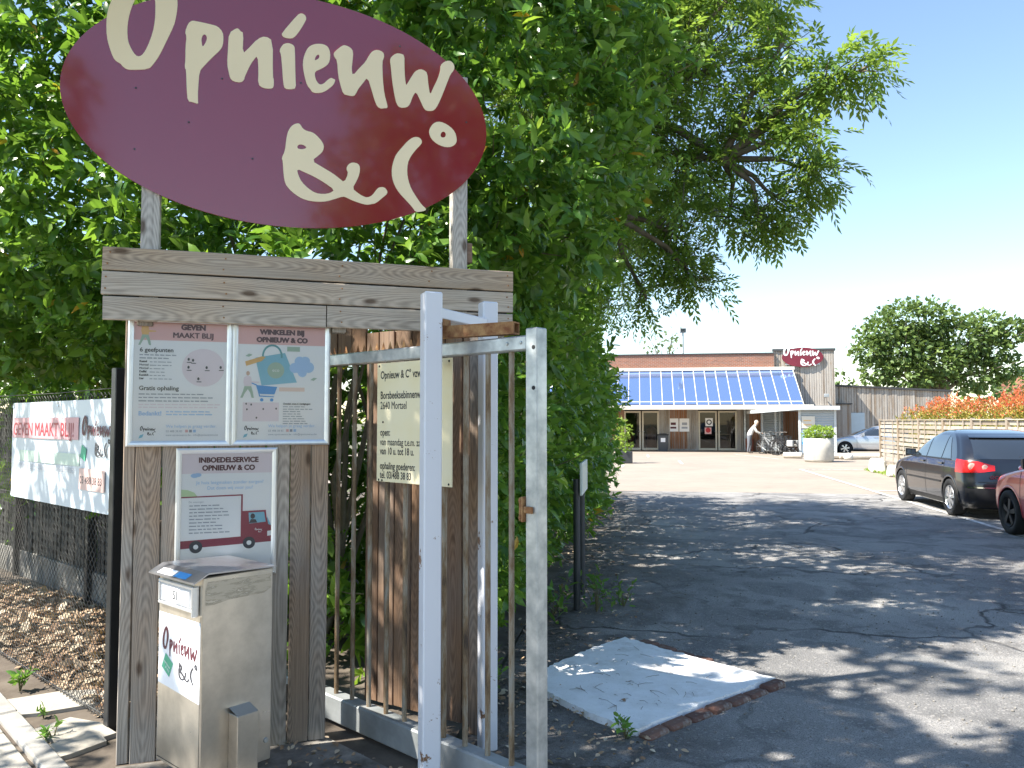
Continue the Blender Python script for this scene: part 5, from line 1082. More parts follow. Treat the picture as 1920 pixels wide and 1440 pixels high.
# ------------------------------------------------------------------ long timber wall on the right, little lean-to
wa, wb = Vector((17.9,44.3,0)), Vector((24.6,44.0,0)); wd = (wb-wa); wl = wd.length
lw = tag(empty('timber_wall_building', wa, math.atan2(wd.y,wd.x)), 'long low storehouse of silvered vertical boards on the right', 'building')
boards('cladding', 0, wl, 0, 3.60, M_clad, 0.0, 0.14, lw, 0.34); mk('wall_core', [(0.01,0.01,0),(wl-.01,0.01,0),(wl-.01,5,0),(0.01,5,0),(0.01,0.01,3.58),(wl-.01,0.01,3.24),(wl-.01,5,3.24),(0.01,5,3.58)], [(0,1,5,4),(1,2,6,5),(2,3,7,6),(3,0,4,7),(4,5,6,7)], M_conc, lw)
mk('roof_edge', [(-.1,-.12,3.61),(wl+.1,-.12,3.26),(wl+.1,5.1,3.26),(-.1,5.1,3.61),(-.1,-.12,3.72),(wl+.1,-.12,3.38),(wl+.1,5.1,3.38),(-.1,5.1,3.72)], [(3,2,1,0),(4,5,6,7),(0,1,5,4),(1,2,6,5),(2,3,7,6),(3,0,4,7)], M_roofdark, lw)
cbox('corner_trim', (wl-0.12,-0.06,0), (wl,-0.025,3.24), M_fascia, lw)
o = cbox('door', (1.0,-0.06,0), (1.95,-0.026,2.1), pm('pale_blue_door',(0.45,0.55,0.62),0.5,vary=0.1), lw); MB().box((0.36,-0.05,0.0),(0.42,-0.018,0.03)).build('handle', M_galv, o)
cbox('lean_to', (-0.6,-1.0,0), (0.85,-0.03,2.55), wood('lean_to_wood','Z',board=0.125,knots=False,greyamt=0.8), lw); cbox('lean_to_roof', (-0.65,-1.08,2.551), (0.9,-0.03,2.62), M_roofdark, lw)
hs = tag(empty('brick_house', (60,84,0), R(-20)), 'brick house with a tiled roof at the far right edge', 'house'); cbox('wall', (-6,-4,0), (8,4,4.6), M_rbrick, hs)
mk('roof', [(-6.4,-4.4,4.5),(8.4,-4.4,4.5),(8.4,4.4,4.5),(-6.4,4.4,4.5),(-6.4,0,6.6),(8.4,0,6.6)], [(0,1,5,4),(2,3,4,5),(0,4,3),(1,2,5)], pm('clay_tiles',(0.28,0.11,0.07),0.8,vary=0.2), hs)
for x in (-4,-1,2,5): o = cbox('window', (x-0.6,-4.06,1.2), (x+0.6,-3.99,2.6), M_frame, hs); mk('pane', [(-.5,-.04,-.6),(.5,-.04,-.6),(.5,-.04,.6),(-.5,-.04,.6)], [(0,1,2,3)], M_dglass, o)
# ------------------------------------------------------------------ slatted fence panels along the bays
pf = tag(empty('slatted_panel_fence', Vector(W(7.93,27.75)), R(270)-AL), 'weathered slatted timber panel fence behind the black hatchback', 'fence')
M_slatw = wood('fence_slat_wood', 'X', light=(0.38,0.31,0.23), dark=(0.16,0.12,0.085), grey=(0.40,0.37,0.32), greyamt=0.75, knots=False); M_fpost = wood('fence_post_wood','Z',light=(0.36,0.29,0.21),grey=(0.38,0.34,0.29),knots=False)
V1, F1 = cbox_data(1.76, 0.016, 0.098, 0.003); sme = None
for pnl in range(7):
    x0 = pnl*1.83; cbox('post', (x0-0.04,-0.045,0), (x0+0.04,0.045,1.70), M_fpost, pf)
    for r_ in range(12):
        z = 0.14+r_*0.131; yy = 0.016 if r_ % 2 else -0.014
        if sme is None: o = mk('slat', V1, F1, M_slatw, pf); sme = o.data
        else: o = link(bpy.data.objects.new('slat', sme), pf)
        o.location = (x0+0.915, yy*1.0, z); o.rotation_euler = (R(10 if r_ % 2 else -10)*0.6, random.uniform(-.004,.004), 0)
    for q in (0.5, 1.33): cbox('stiffener', (x0+q-0.02,-0.036,0.08), (x0+q+0.02,-0.024,1.64), M_fpost, pf)
    cbox('capping', (x0+0.041,-0.035,1.645), (x0+1.789,0.035,1.672), M_slatw, pf)
# ------------------------------------------------------------------ planter, blocks, logs, bin, shrub
pl = tag(empty('round_planter', (12.33,31.6,0)), 'round pale concrete planter with a bright green shrub before the shelter', 'planter')
MB().lathe([(0,0),(0.52,0),(0.565,0.10),(0.575,0.55),(0.565,0.93),(0.50,0.95),(0.48,0.86),(0,0.84)], 40).build('concrete_ring', pm('pale_concrete',(0.55,0.52,0.46),0.9,c2=(0.42,0.40,0.35),vscale=4,bump=0.3,bscale=30), pl, smooth=True)
sb = tag(empty('planter_shrub', (12.33,31.6,0.85)), 'bright yellow-green shrub growing in the round concrete planter', 'shrub')
M_shrub = leafmat('bright_shrub_leaf', (0.12,0.22,0.02), (0.22,0.36,0.035), (0.36,0.48,0.06), 0.45, 0.35, (0.5,0.6,0.08))
P, N = lumps_pts([(12.33+a,31.6+b,1.12+c,.32,.32,.24) for a,b,c in ((-.32,0,0),(.3,0,.02),(0,-.28,0),(0,.25,.05),(0,0,.12),(-.2,-.2,.08),(.22,-.2,.06))], 160, .4, .12, .75)
ps, ds, us, ls = sprigs(P, N, 5, 0.085, .9, .5, .05); tag(leaf_mesh('leaves', ps-np.array([12.33,31.6,.85]), ds, us, ls, SMALL, M_shrub, sb, 1.6), kind='stuff')
mb = MB()
for q in range(9): mb.tube([(0,0,-.05),(random.uniform(-.4,.4),random.uniform(-.4,.4),.3)], [.015,.006], 5, False)
mb.build('stems', M_bark, sb)
M_blk = pm('white_concrete_block', (0.62,0.60,0.55), 0.85, c2=(0.46,0.44,0.40), vscale=4, bump=0.3)
for (x, y, sx_, sz_, lab) in ((11.75,25.3,0.95,0.42,'white concrete block at the left end of the slatted panels'),(11.25,23.1,0.42,0.34,'small white block by the kerb left of the black hatchback')):
    V, F = cbox_data(sx_, 0.5, sz_, 0.06); V = [(v[0], v[1]*(1-0.25*(v[2]/sz_+.5)), v[2]+0.08*sz_*v[0]) for v in V]
    tag(mk('concrete_block', V, F, M_blk, None, (x,y,sz_/2-.01), (0,0,R(70))), lab, 'block', 'white blocks by the fence')
gr = []
q = scatter_poly([W(7.2,22)[:2],W(7.75,22)[:2],W(7.75,27.6)[:2],W(7.3,27.6)[:2]], 900); n = len(q)
tag(leaf_mesh('verge_grass', np.c_[q, np.zeros(n)], np.c_[rng.normal(0,.3,(n,2)), np.ones(n)], rng.normal(0,1,(n,3)), rng.uniform(.04,.12,n), SMALL, M_shrub), 'strip of yellow-green grass along the foot of the slatted panels', 'grass', kind='stuff')
M_log = pm('pale_round_timber', (0.58,0.54,0.47), 0.85, c2=(0.42,0.38,0.32), vscale=5, bump=0.3)
for i, (x, y, l, a, lab) in enumerate(((14.9,33.6,1.75,0,'longest pale round rail lying low in front of the silver car'),(13.75,33.9,0.85,0,'short pale round rail just right of the planter'),(12.35,34.6,0.8,-20,'short pale round rail in front of the bicycles'),(15.0,35.3,2.4,0,'thin pale rail on the ground nearest the silver car'))):
    r_ = 0.13 if i < 3 else 0.08; o = MB().tube([(-l/2,0,r_),(-l/2+.03,0,r_),(l/2-.03,0,r_),(l/2,0,r_)], [r_*.8,r_,r_,r_*.8], 12).build('timber_rail', M_log, None, (x,y,0), (0,0,R(a)-AL)); tag(o, lab, 'barrier', 'low round barriers')
o = MB().lathe([(0,0),(0.16,0),(0.19,.1),(0.17,.24),(0,.3)],14).build('stone_bollard', M_blk, None, (14.2,33.2,0), smooth=True); tag(o, 'squat pale stone bollard between the planter and the long rail', 'bollard')
wbn = tag(empty('waste_bin', Vector(W(U(1243)-0.05, BV-1.0)), -AL), 'dark grey waste bin with a white sticker by the left doors', 'bin')
mk('bin_body', [(-.24,-.22,0),(.24,-.22,0),(.24,.22,0),(-.24,.22,0),(-.29,-.27,.86),(.29,-.27,.86),(.29,.27,.86),(-.29,.27,.86)], [(3,2,1,0),(0,1,5,4),(1,2,6,5),(2,3,7,6),(3,0,4,7)], pm('bin_grey',(0.06,0.065,0.07),0.5,vary=0.15), wbn)
MB().box((-.31,-.30,.861),(.31,.30,.93),.02).box((-.2,-.31,.93),(.2,.25,.96),.01).build('bin_lid', M_black, wbn); MB().box((-.12,-.268,.5),(.12,-.262,.72)).build('sticker', M_paper, wbn)
ls_ = tag(empty('potted_shrub', (4.35,30.6,0)), 'sunlit yellow-green shrub in a dark box at the far end of the hedge', 'shrub')
MB().box((-.3,-.3,0),(.3,.3,.45),.02).build('planter_box', M_anth, ls_)
P, N = lumps_pts([(4.28,30.6,.85,.33,.33,.4),(4.38,30.55,1.25,.3,.3,.35),(4.23,30.6,1.5,.22,.22,.3),(4.45,30.5,.65,.25,.25,.25)], 90, .5, .2, .7)
ps, ds, us, ls = sprigs(P, N, 5, 0.10, .9, .4, .1); tag(leaf_mesh('leaves', ps-np.array([4.35,30.6,0]), ds, us, ls, SMALL, M_shrub, ls_, 1.4), kind='stuff')

# ------------------------------------------------------------------ cars: a stack of rounded plan outlines, one for each height
def pchip(xs, ys, x):
    xs, ys = np.array(xs,float), np.array(ys,float); h = np.diff(xs); d = np.diff(ys)/h; m = np.zeros(len(xs)); m[0], m[-1] = d[0], d[-1]
    for i in range(1, len(xs)-1): m[i] = 0 if d[i-1]*d[i] <= 0 else 2*d[i-1]*d[i]/(d[i-1]+d[i])
    i = np.clip(np.searchsorted(xs, x)-1, 0, len(h)-1); t = (x-xs[i])/h[i]
    return (2*t**3-3*t**2+1)*ys[i]+(t**3-2*t**2+t)*h[i]*m[i]+(-2*t**3+3*t**2)*ys[i+1]+(t**3-t**2)*h[i]*m[i+1]
M_tyre = pm('tyre', (0.014,0.014,0.015), 0.8, vary=0.2, vscale=20, bump=0.1); M_alloy = pm('alloy', (0.62,0.63,0.65), 0.28, 0.85, vary=0.08, vscale=10); M_arch = pm('wheel_well', (0.008,0.008,0.009), 0.9, vary=0.2)
M_trim = pm('black_trim', (0.013,0.013,0.015), 0.5, vary=0.15); M_chrome = pm('chrome', (0.75,0.75,0.76), 0.12, 1.0, vary=0.03)
def glassmat():
    k = NT('car_glass'); f = k.add('Fresnel'); f.inputs[0].default_value = 1.75; t = k.add('BsdfTransparent'); t.inputs[0].default_value = (0.42,0.47,0.48,1); g = k.add('BsdfGlossy'); g.inputs['Roughness'].default_value = 0.02
    mx = k.add('MixShader'); k.link(f.outputs[0], mx.inputs[0]); k.link(t.outputs[0], mx.inputs[1]); k.link(g.outputs[0], mx.inputs[2]); k.link(mx.outputs[0], k.out.inputs[0]); return k.m
M_cg = glassmat()
def paint(name, c, flake=0.3): 
    k = NT(name); co = k.coord(); k.base(k.mix(k.noise(co,2.0,4), c, tuple(q*0.85 for q in c))); k.set(rough=0.28, metal=flake, coat=1.0, coat_rough=0.03); return k.m
def make_car(name, label, loc, heading, spec, body_m, spokes=7, rim_m=None, detail='rear'):
    """local x runs from nose to tail, y across, z up; heading = world angle of the nose"""
    car = tag(empty(name, loc, heading+math.pi), label, 'car')
    S = np.array(spec['slices'],float); zk = S[:,0]; fx = lambda z: pchip(zk,S[:,1],z); rx = lambda z: pchip(zk,S[:,2],z); wx = lambda z: pchip(zk,S[:,3],z)
    af, ar, nf, nr = spec.get('af',.42), spec.get('ar',.24), 2.6, 2.7
    ax1, ax2, wr, wb = spec['ax1'], spec['ax2'], spec['wr'], spec['belt']
    zs = np.unique(np.concatenate([np.linspace(a,b,c,endpoint=False) for a,b,c in spec['zgrid']]+[[zk[-1]]]))
    def outline(z):
        f, r, w = fx(z), rx(z), wx(z); a1 = min(af, (r-f)*.4); a2 = min(ar, (r-f)*.3); P = []
        for t in np.linspace(0, 1, 13): th = t*math.pi/2; P.append((f+a1*(1-math.cos(th)**(2/nf)), w*math.sin(th)**(2/nf)))
        xs = np.linspace(f+a1, r-a2, 64)[1:-1]; P += [(x, w*(1-0.03*((x-(f+r)/2)/(r-f)*2)**4)) for x in xs]
        for t in np.linspace(0, 1, 13): th = (1-t)*math.pi/2; P.append((r-a2*(1-math.cos(th)**(2/nr)), w*0.97*math.sin(th)**(2/nr)))
        return P
    def side(x, z):
        f, r, w = fx(z), rx(z), wx(z); a1 = min(af,(r-f)*.4); a2 = min(ar,(r-f)*.3)
        if x < f+a1: return w*max(0,1-((f+a1-x)/a1)**nf)**(1/nf)
        if x > r-a2: return w*0.97*max(0,1-((x-r+a2)/a2)**nr)**(1/nr)
        return w*(1-0.03*((x-(f+r)/2)/(r-f)*2)**4)
    def rear(y, z):
        r, f, w = rx(z), fx(z), wx(z)*0.97; a2 = min(ar,(r-f)*.3); return r-a2*(1-max(0,1-min(1,abs(y)/w)**nr)**(1/nr))
    def front(y, z):
        r, f, w = rx(z), fx(z), wx(z); a1 = min(af,(r-f)*.4); return f+a1*(1-max(0,1-min(1,abs(y)/w)**nf)**(1/nf))
    V = []; rows = []
    for z in zs:
        o = outline(z); rows.append(len(V)); n = len(o); V += [(x,y,z) for x,y in o]+[(x,-y,z) for x,y in o[-2:0:-1]]
    m = 2*n-2; F = []
    for i in range(len(zs)-1):
        for j in range(m):
            a, b = rows[i]+j, rows[i]+(j+1) % m; F.append((b, a, a+m, b+m))
    F.append(tuple(rows[-1]+j for j in range(m))[::-1])
    V = np.array(V); keep = []
    inside = np.zeros(len(V), bool)
    for axx in (ax1, ax2):
        q = np.hypot(V[:,0]-axx, V[:,2]-wr); inside |= (q < wr*1.13) & (np.abs(V[:,1]) > 0.5)
    F = [f for f in F if not all(inside[i] for i in f)]
    used = set(i for f in F for i in f)
    for axx in (ax1, ax2):
        q = np.hypot(V[:,0]-axx, V[:,2]-wr); sel = np.where((q < wr*1.13) & (np.abs(V[:,1]) > 0.5))[0]
        for i in sel:
            if i in used and q[i] > 1e-6: V[i,0] = axx+(V[i,0]-axx)*wr*1.13/q[i]; V[i,2] = wr+(V[i,2]-wr)*wr*1.13/q[i]
    body = mk('body', V, F, body_m, car, smooth=True)
    # patches that follow the body surface
    def patch(name, fn, nu, nv, mat, parent, off=0.004, both=True):
        for sgn in ((1,-1) if both else (1,)):
            mb = MB(); Vp = []
            for i in range(nu+1):
                for j in range(nv+1):
                    p = fn(i/nu, j/nv); Vp.append((p[0], p[1]*sgn, p[2]))
            Fp = []
            for i in range(nu):
                for j in range(nv):
                    a = i*(nv+1)+j; q = (a, a+nv+1, a+nv+2, a+1); Fp.append(q if sgn > 0 else q[::-1])
            mb.raw(Vp, Fp); o = mb.build(name, mat, parent, smooth=True)
        return o
    def sidefn(x0b, x0t, x1b, x1t, z0, z1, off=0.005):
        def fn(a, b):
            z = z0+(z1-z0)*b; xl = x0b+(x0t-x0b)*b; xr = x1b+(x1t-x1b)*b; x = xl+(xr-xl)*a; return (x, side(x,z)+off, z)
        return fn
    M_pane = M_darkglass
    for wdw in spec['sidewin']: patch('side_window', sidefn(*wdw), 10, 6, M_pane, body)
    zr0, zr1, yb, yt = spec['rearwin']
    patch('rear_window', lambda a,b: (rear((2*a-1)*(yb+(yt-yb)*b), zr0+(zr1-zr0)*b)+0.005, (2*a-1)*(yb+(yt-yb)*b), zr0+(zr1-zr0)*b), 14, 6, M_pane, body, both=False)
    zf0, zf1, yb, yt = spec['frontwin']
    patch('windscreen', lambda a,b: (front((2*a-1)*(yb+(yt-yb)*b), zf0+(zf1-zf0)*b)-0.005, (2*a-1)*(yb+(yt-yb)*b), zf0+(zf1-zf0)*b), 14, 8, M_pane, body, both=False)
    for x in spec['seams']: patch('door_seam', sidefn(x,x,x+.012,x+.012,0.30,wb-.01,0.002), 1, 12, M_trim, body)
    patch('sill', sidefn(ax1+wr*1.16,ax1+wr*1.16,ax2-wr*1.16,ax2-wr*1.16,zk[0]+.01,0.27,0.006), 12, 3, spec.get('sill', M_trim), body)
    patch('rubbing_strip', sidefn(ax1+wr*1.25,ax1+wr*1.25,ax2-wr*1.2,ax2-wr*1.2,0.545,0.575,0.012), 12, 2, M_trim if spec.get('dark') else body_m, body)
    patch('window_trim', sidefn(spec['sidewin'][0][0]-.02,spec['sidewin'][0][0]-.02,spec['sidewin'][-1][2]+.02,spec['sidewin'][-1][2]+.02,spec['sidewin'][0][4]-.025,spec['sidewin'][0][4]-.002,0.006), 14, 2, M_trim, body)
    for sgn in (1,-1):
        for x in spec['handles']: MB().box((x,sgn*(side(x,wb-.08)+.012)-.012,wb-.10),(x+.20,sgn*(side(x,wb-.08)+.012)+.014,wb-.065),.006).build('door_handle', body_m, body)
    # wheel wells and arch lips
    mb = MB(); lip = MB()
    for axx in (ax1, ax2):
        for sgn in (1,-1):
            R_ = wr*1.12; pts = [(axx+R_*math.cos(t), wr+R_*math.sin(t)) for t in np.linspace(-0.25, math.pi+0.25, 22)]
            yo = side(axx, wr*1.6)-.01; yi = 0.5; Vq = []
            for x, z in pts: Vq += [(x,sgn*yo,z),(x,sgn*yi,z)]
            mb.raw(Vq, [(2*i,2*i+1,2*i+3,2*i+2) for i in range(len(pts)-1)]); c = len(pts)
            mb.raw([(x,sgn*yi,z) for x,z in pts], [tuple(range(c))])
            V2 = []
            for t in np.linspace(-0.1, math.pi+0.1, 24):
                for rr, dy in ((1.12,.004),(1.17,.010),(1.22,.003)):
                    x, z = axx+wr*rr*math.cos(t), wr+wr*rr*math.sin(t); V2.append((x,sgn*(side(x,max(z,zk[0]+.02))+dy),z))
            F2 = []
            for i in range(23):
                for j in range(2): q = (i*3+j,i*3+j+1,i*3+j+4,i*3+j+3); F2.append(q if sgn < 0 else q[::-1])
            lip.raw(V2, F2)
    mb.build('wheel_wells', M_arch, car); lip.build('arch_lips', body_m, body, smooth=True)
    mb = MB(); mb.box((0.35,-0.62,0.17),(spec['L']-.35,0.62,0.30)); mb.build('underbody', M_arch, car)
    # wheels
    rim_m = rim_m or M_alloy
    def wheel(axx, sgn):
        t = bpy.data.objects.new('wheel', None); t.empty_display_size = .1; link(t, car); yo = spec['track']; t.location = (axx, sgn*yo, wr); t.rotation_euler = (0,0,0 if sgn < 0 else math.pi)
        MB().lathe([(wr*.62,-.02),(wr*.70,-.075),(wr*.90,-.085),(wr*.985,-.07),(wr,-.03),(wr,.08),(wr*.95,.12),(wr*.66,.12)], 40, (0,0,0), 'y').build('tyre', M_tyre, t, smooth=True)
        mb = MB(); mb.lathe([(wr*.56,-.035),(wr*.64,-.075),(wr*.66,-.06),(wr*.66,.08)], 40, (0,0,0), 'y').lathe([(0,-.075),(wr*.13,-.075),(wr*.16,-.05),(wr*.16,.02)], 16, (0,0,0), 'y')
        for q in range(spokes):
            a = 2*math.pi*q/spokes+.2; c_, s_ = math.cos(a), math.sin(a); w0, w1 = wr*.075, wr*.125
            def pt(r, w, y): return (r*c_-w*s_, y, r*s_+w*c_)
            mb.raw([pt(wr*.12,-w0,-.068),pt(wr*.12,w0,-.068),pt(wr*.62,w1,-.062),pt(wr*.62,-w1,-.062),pt(wr*.12,-w0,-.02),pt(wr*.12,w0,-.02),pt(wr*.62,w1,-.02),pt(wr*.62,-w1,-.02)], [(0,1,2,3),(0,4,5,1),(1,5,6,2),(2,6,7,3),(3,7,4,0)])
        mb.build('rim', rim_m, t); MB().lathe([(0,0.0),(wr*.60,0.0),(wr*.60,.05)], 24, (0,0,0), 'y').build('brake_disc', M_arch, t)
    for axx in (ax1, ax2):
        for sgn in (1,-1): wheel(axx, sgn)
    # mirrors
    for sgn in (1,-1):
        x = spec['mirror']; y = sgn*(side(x, wb+.03)+.10); mb = MB(); prof = []
        mb.raw([(x-.07+dx, y+dy, wb+.05+dz) for dx, dy, dz in ((0,-.07,-.045),(0,.08,-.05),(0,.085,.05),(0,-.07,.06),(.10,-.09,-.06),(.10,.10,-.065),(.10,.105,.065),(.10,-.09,.08),(-.035,-.03,-.02),(-.035,.05,-.02),(-.035,.05,.03),(-.035,-.03,.03))], [(4,5,6,7),(0,4,7,3),(5,1,2,6),(3,7,6,2),(0,1,5,4),(8,9,10,11)[::-1],(0,3,11,8)[::-1],(1,9,10,2)[::-1],(3,2,10,11)[::-1],(0,8,9,1)[::-1]])
        mb.tube([(x,sgn*(side(x,wb)-.02),wb+.01),(x+.0,y,wb+.03)], .03, 8); o = mb.build('mirror', spec.get('mirror_m', body_m), car); MB().box((x+.032,y-.07,wb+.0),(x+.036,y+.08,wb+.10)).build('mirror_glass', M_darkglass, o)
    car_api = dict(car=car, body=body, side=side, rear=rear, front=front, patch=patch, sidefn=sidefn, wx=wx, rx=rx, fx=fx, ar=ar, nr=nr)
    return car_api
k = NT('tinted_car_glass'); k.base((0.018,0.022,0.026)); k.set(rough=0.02, ior=1.9, coat=1.0, coat_rough=0.01); M_darkglass = k.m
hatch = dict(L=4.2, ax1=0.88, ax2=3.458, wr=0.315, belt=0.965, track=0.80, mirror=1.45, dark=True, af=0.62, ar=0.34,
  slices=[(0.17,0.18,4.02,0.78),(0.30,0.03,4.17,0.86),(0.45,0.0,4.20,0.875),(0.58,0.02,4.195,0.88),(0.70,0.07,4.165,0.875),(0.80,0.20,4.14,0.868),(0.88,0.55,4.115,0.855),(0.95,0.98,4.09,0.842),(1.02,1.20,4.045,0.815),(1.15,1.43,3.92,0.765),(1.30,1.74,3.72,0.70),(1.36,1.91,3.60,0.665),(1.41,2.06,3.42,0.62),(1.445,2.20,3.18,0.555),(1.472,2.36,2.92,0.43),(1.485,2.50,2.68,0.20)],
  zgrid=[(0.17,0.70,15),(0.70,1.02,22),(1.02,1.40,14),(1.40,1.485,14)],
  sidewin=[(1.36,1.95,2.27,2.25,0.975,1.37),(2.33,2.31,3.02,3.00,0.975,1.375),(3.07,3.05,3.46,3.14,0.98,1.34)], rearwin=(0.995,1.35,0.66,0.56), frontwin=(0.99,1.38,0.68,0.56), seams=(1.22,2.30,3.20), handles=(2.02,2.95))
M_blackpaint = paint('black_car_paint', (0.006,0.007,0.011), 0.0)
hd = math.atan2(2.365, 0.406)                    # nose points up the drive
def place(rear_l, spec, hd, side_l=True):       # put the car so that its left rear tyre stands at that ground point
    d = Vector((math.cos(hd), math.sin(hd), 0)); rgt = Vector((d.y,-d.x,0)); return Vector((rear_l[0],rear_l[1],0))+d*spec['ax2']+rgt*(spec['track']+0.03)
g = make_car('black_hatchback', 'glossy black hatchback with red tail lights parked along the slatted fence', place((7.60,13.62), hatch, hd), hd, hatch, M_blackpaint)
k = NT('tail_light_red'); co = k.coord(); n = k.noise(co, 30, 2); k.base(k.mix(n,(0.72,0.018,0.016),(0.55,0.012,0.012))); k.set(rough=0.15, coat=0.2); M_tail = k.m
car, body, side, rear = g['car'], g['body'], g['side'], g['rear']
def perim(t, z, wmul=1.0):                      # t from 0 (rear centre) through 1 (corner) onto the side
    if t <= 1:
        th = t*math.pi/2; w = g['wx'](z)*0.97; a2 = g['ar']; return (g['rx'](z)-a2*(1-math.cos(th)**(2/g['nr'])), w*math.sin(th)**(2/g['nr']), z)
    x = g['rx'](z)-g['ar']-(t-1)*0.8; return (x, side(x,z), z)
def tail(a, b):
    lo, hi = 0.765+0.012*(1-a)+0.03*max(0,.25-a)*4, 0.985-0.045*(1-a)-0.05*max(0,.25-a)*4
    z = lo+(hi-lo)*b; t = 0.24+(1.10-0.24-0.06*b)*a; p = perim(t, z); nrm = Vector((0.6,0.6,0)).normalized(); return (p[0]+.010*(1-a*.5), p[1]+.012*a, p[2])
g['patch']('tail_light', tail, 14, 6, M_tail, car)
M_lens = pm('amber_white_lens', (0.78,0.45,0.36), 0.15, vary=0.15, vscale=30, coat=1.0)
for sgn in (1,-1):
    for t, r_, z in ((0.60,.062,.870),(0.375,.046,.862)):
        p = perim(t, z); MB().lathe([(0,.018),(r_*.6,.018),(r_,.010)], 18, (p[0]+.004, p[1]*sgn, p[2]), 'x').build('lamp_lens', M_lens, car)
g['patch']('bumper_line', lambda a,b: (rear((2*a-1)*.80, .52+.02*b)+.006, (2*a-1)*.80, .52+.02*b), 20, 1, M_chrome, car, both=False)
g['patch']('lower_bumper', lambda a,b: (rear((2*a-1)*.82, .20+.31*b)+.007, (2*a-1)*.82, .20+.31*b), 24, 5, M_trim, car, both=False)
g['patch']('hatch_seam', lambda a,b: (rear((2*a-1)*.66, .615+.012*b)+.004, (2*a-1)*.66, .615+.012*b), 20, 1, M_trim, car, both=False)
g['patch']('spoiler', lambda a,b: (rear((2*a-1)*(.58-.04*b), 1.345+.045*b)+.05*(1-b)+.012, (2*a-1)*(.58-.04*b), 1.345+.045*b), 16, 3, M_blackpaint, car, both=False)
text('GOLF', car, rear(-0.34,0.70)+0.012, 0.675, -0.50, 0.075, M_chrome, rot=(R(90),0,R(90)), bold=0.001, xs=1.25, name='badge')
MB().lathe([(0,.0),(.055,.0),(.06,-.012)], 20, (rear(0,.84)+.016,0,.845), 'x').build('round_emblem', M_chrome, car)
MB().box((rear(0,.7)+.004,-.26,.66),(rear(0,.7)+.012,.26,.77)).build('number_plate', M_paper, car)
MB().tube([(rear(0,1.05)+.015,0.0,1.03),(rear(0.3,1.12)+.015,0.32,1.10)], .008, 6).build('rear_wiper', M_trim, car)
# red car behind it
red = dict(hatch); red['slices'] = [(z,x*1.0-0.0,r,w*(0.97 if z < 1 else .98)) for z,x,r,w in hatch['slices']]; red['slices'] = [(z*1.02, x, r, w) for z,x,r,w in red['slices']]; red['zgrid'] = [(a*1.02,b*1.02,c) for a,b,c in hatch['zgrid']]
red.update(belt=0.985, mirror=1.62, mirror_m=M_trim, dark=False, track=0.79, sidewin=[(a,b,c,d,e*1.02,f*1.02) for a,b,c,d,e,f in hatch['sidewin']])
hd2 = math.atan2(2.45, 0.40); d = Vector((math.cos(hd2), math.sin(hd2), 0)); rg = Vector((d.y,-d.x,0))
r_ = make_car('red_hatchback', 'dark red hatchback with black mirror cut off at the right edge', Vector((7.20,11.36,0))+d*red['ax1']+rg*(red['track']+0.02), hd2, red, paint('red_car_paint', (0.46,0.02,0.032), 0.2), 5, M_trim)
# silver estate by the timber wall
est = dict(hatch); est['slices'] = [(0.17,0.20,4.55,0.78),(0.30,0.04,4.63,0.86),(0.45,0.0,4.66,0.88),(0.58,0.02,4.66,0.885),(0.68,0.08,4.63,0.88),(0.77,0.25,4.60,0.872),(0.84,0.70,4.58,0.86),(0.92,1.22,4.55,0.845),(1.00,1.45,4.52,0.81),(1.12,1.72,4.47,0.76),(1.26,2.08,4.40,0.70),(1.35,2.34,4.34,0.65),(1.39,2.5,4.3,0.60),(1.412,2.7,4.2,0.52),(1.425,2.9,4.0,0.40),(1.43,3.2,3.7,0.18)]
est['zgrid'] = [(0.17,0.68,14),(0.68,1.0,22),(1.0,1.35,14),(1.35,1.43,12)]; est.update(L=4.66, ax1=0.92, ax2=3.52, belt=0.93, mirror=1.75, dark=False, sidewin=[(1.62,2.28,2.50,2.48,0.955,1.31),(2.56,2.54,3.40,3.36,0.955,1.32),(3.46,3.42,4.2,4.0,0.96,1.31)], rearwin=(0.98,1.30,0.6,0.52), frontwin=(0.95,1.34,0.68,0.56), seams=(1.45,2.53,3.4), handles=(2.22,3.15))
hd3 = R(180)-AL-R(2)
dS = Vector((math.cos(hd3), math.sin(hd3), 0)); rS = Vector((dS.y,-dS.x,0))
sv = make_car('silver_estate', 'silver estate car parked nose to the left behind the low rails', Vector((16.1,38.0,0))+dS*est['ax1']+rS*0.83*0+Vector((-dS.y,dS.x,0))*-0.83, hd3, est, paint('silver_car_paint', (0.50,0.53,0.58), 0.7), 6)
for sgn in (1,-1): MB().tube([(2.6,sgn*.52,1.43),(2.75,sgn*.54,1.47),(3.9,sgn*.54,1.46),(4.05,sgn*.52,1.41)], .018, 6).build('roof_rail', M_trim, sv['car'])

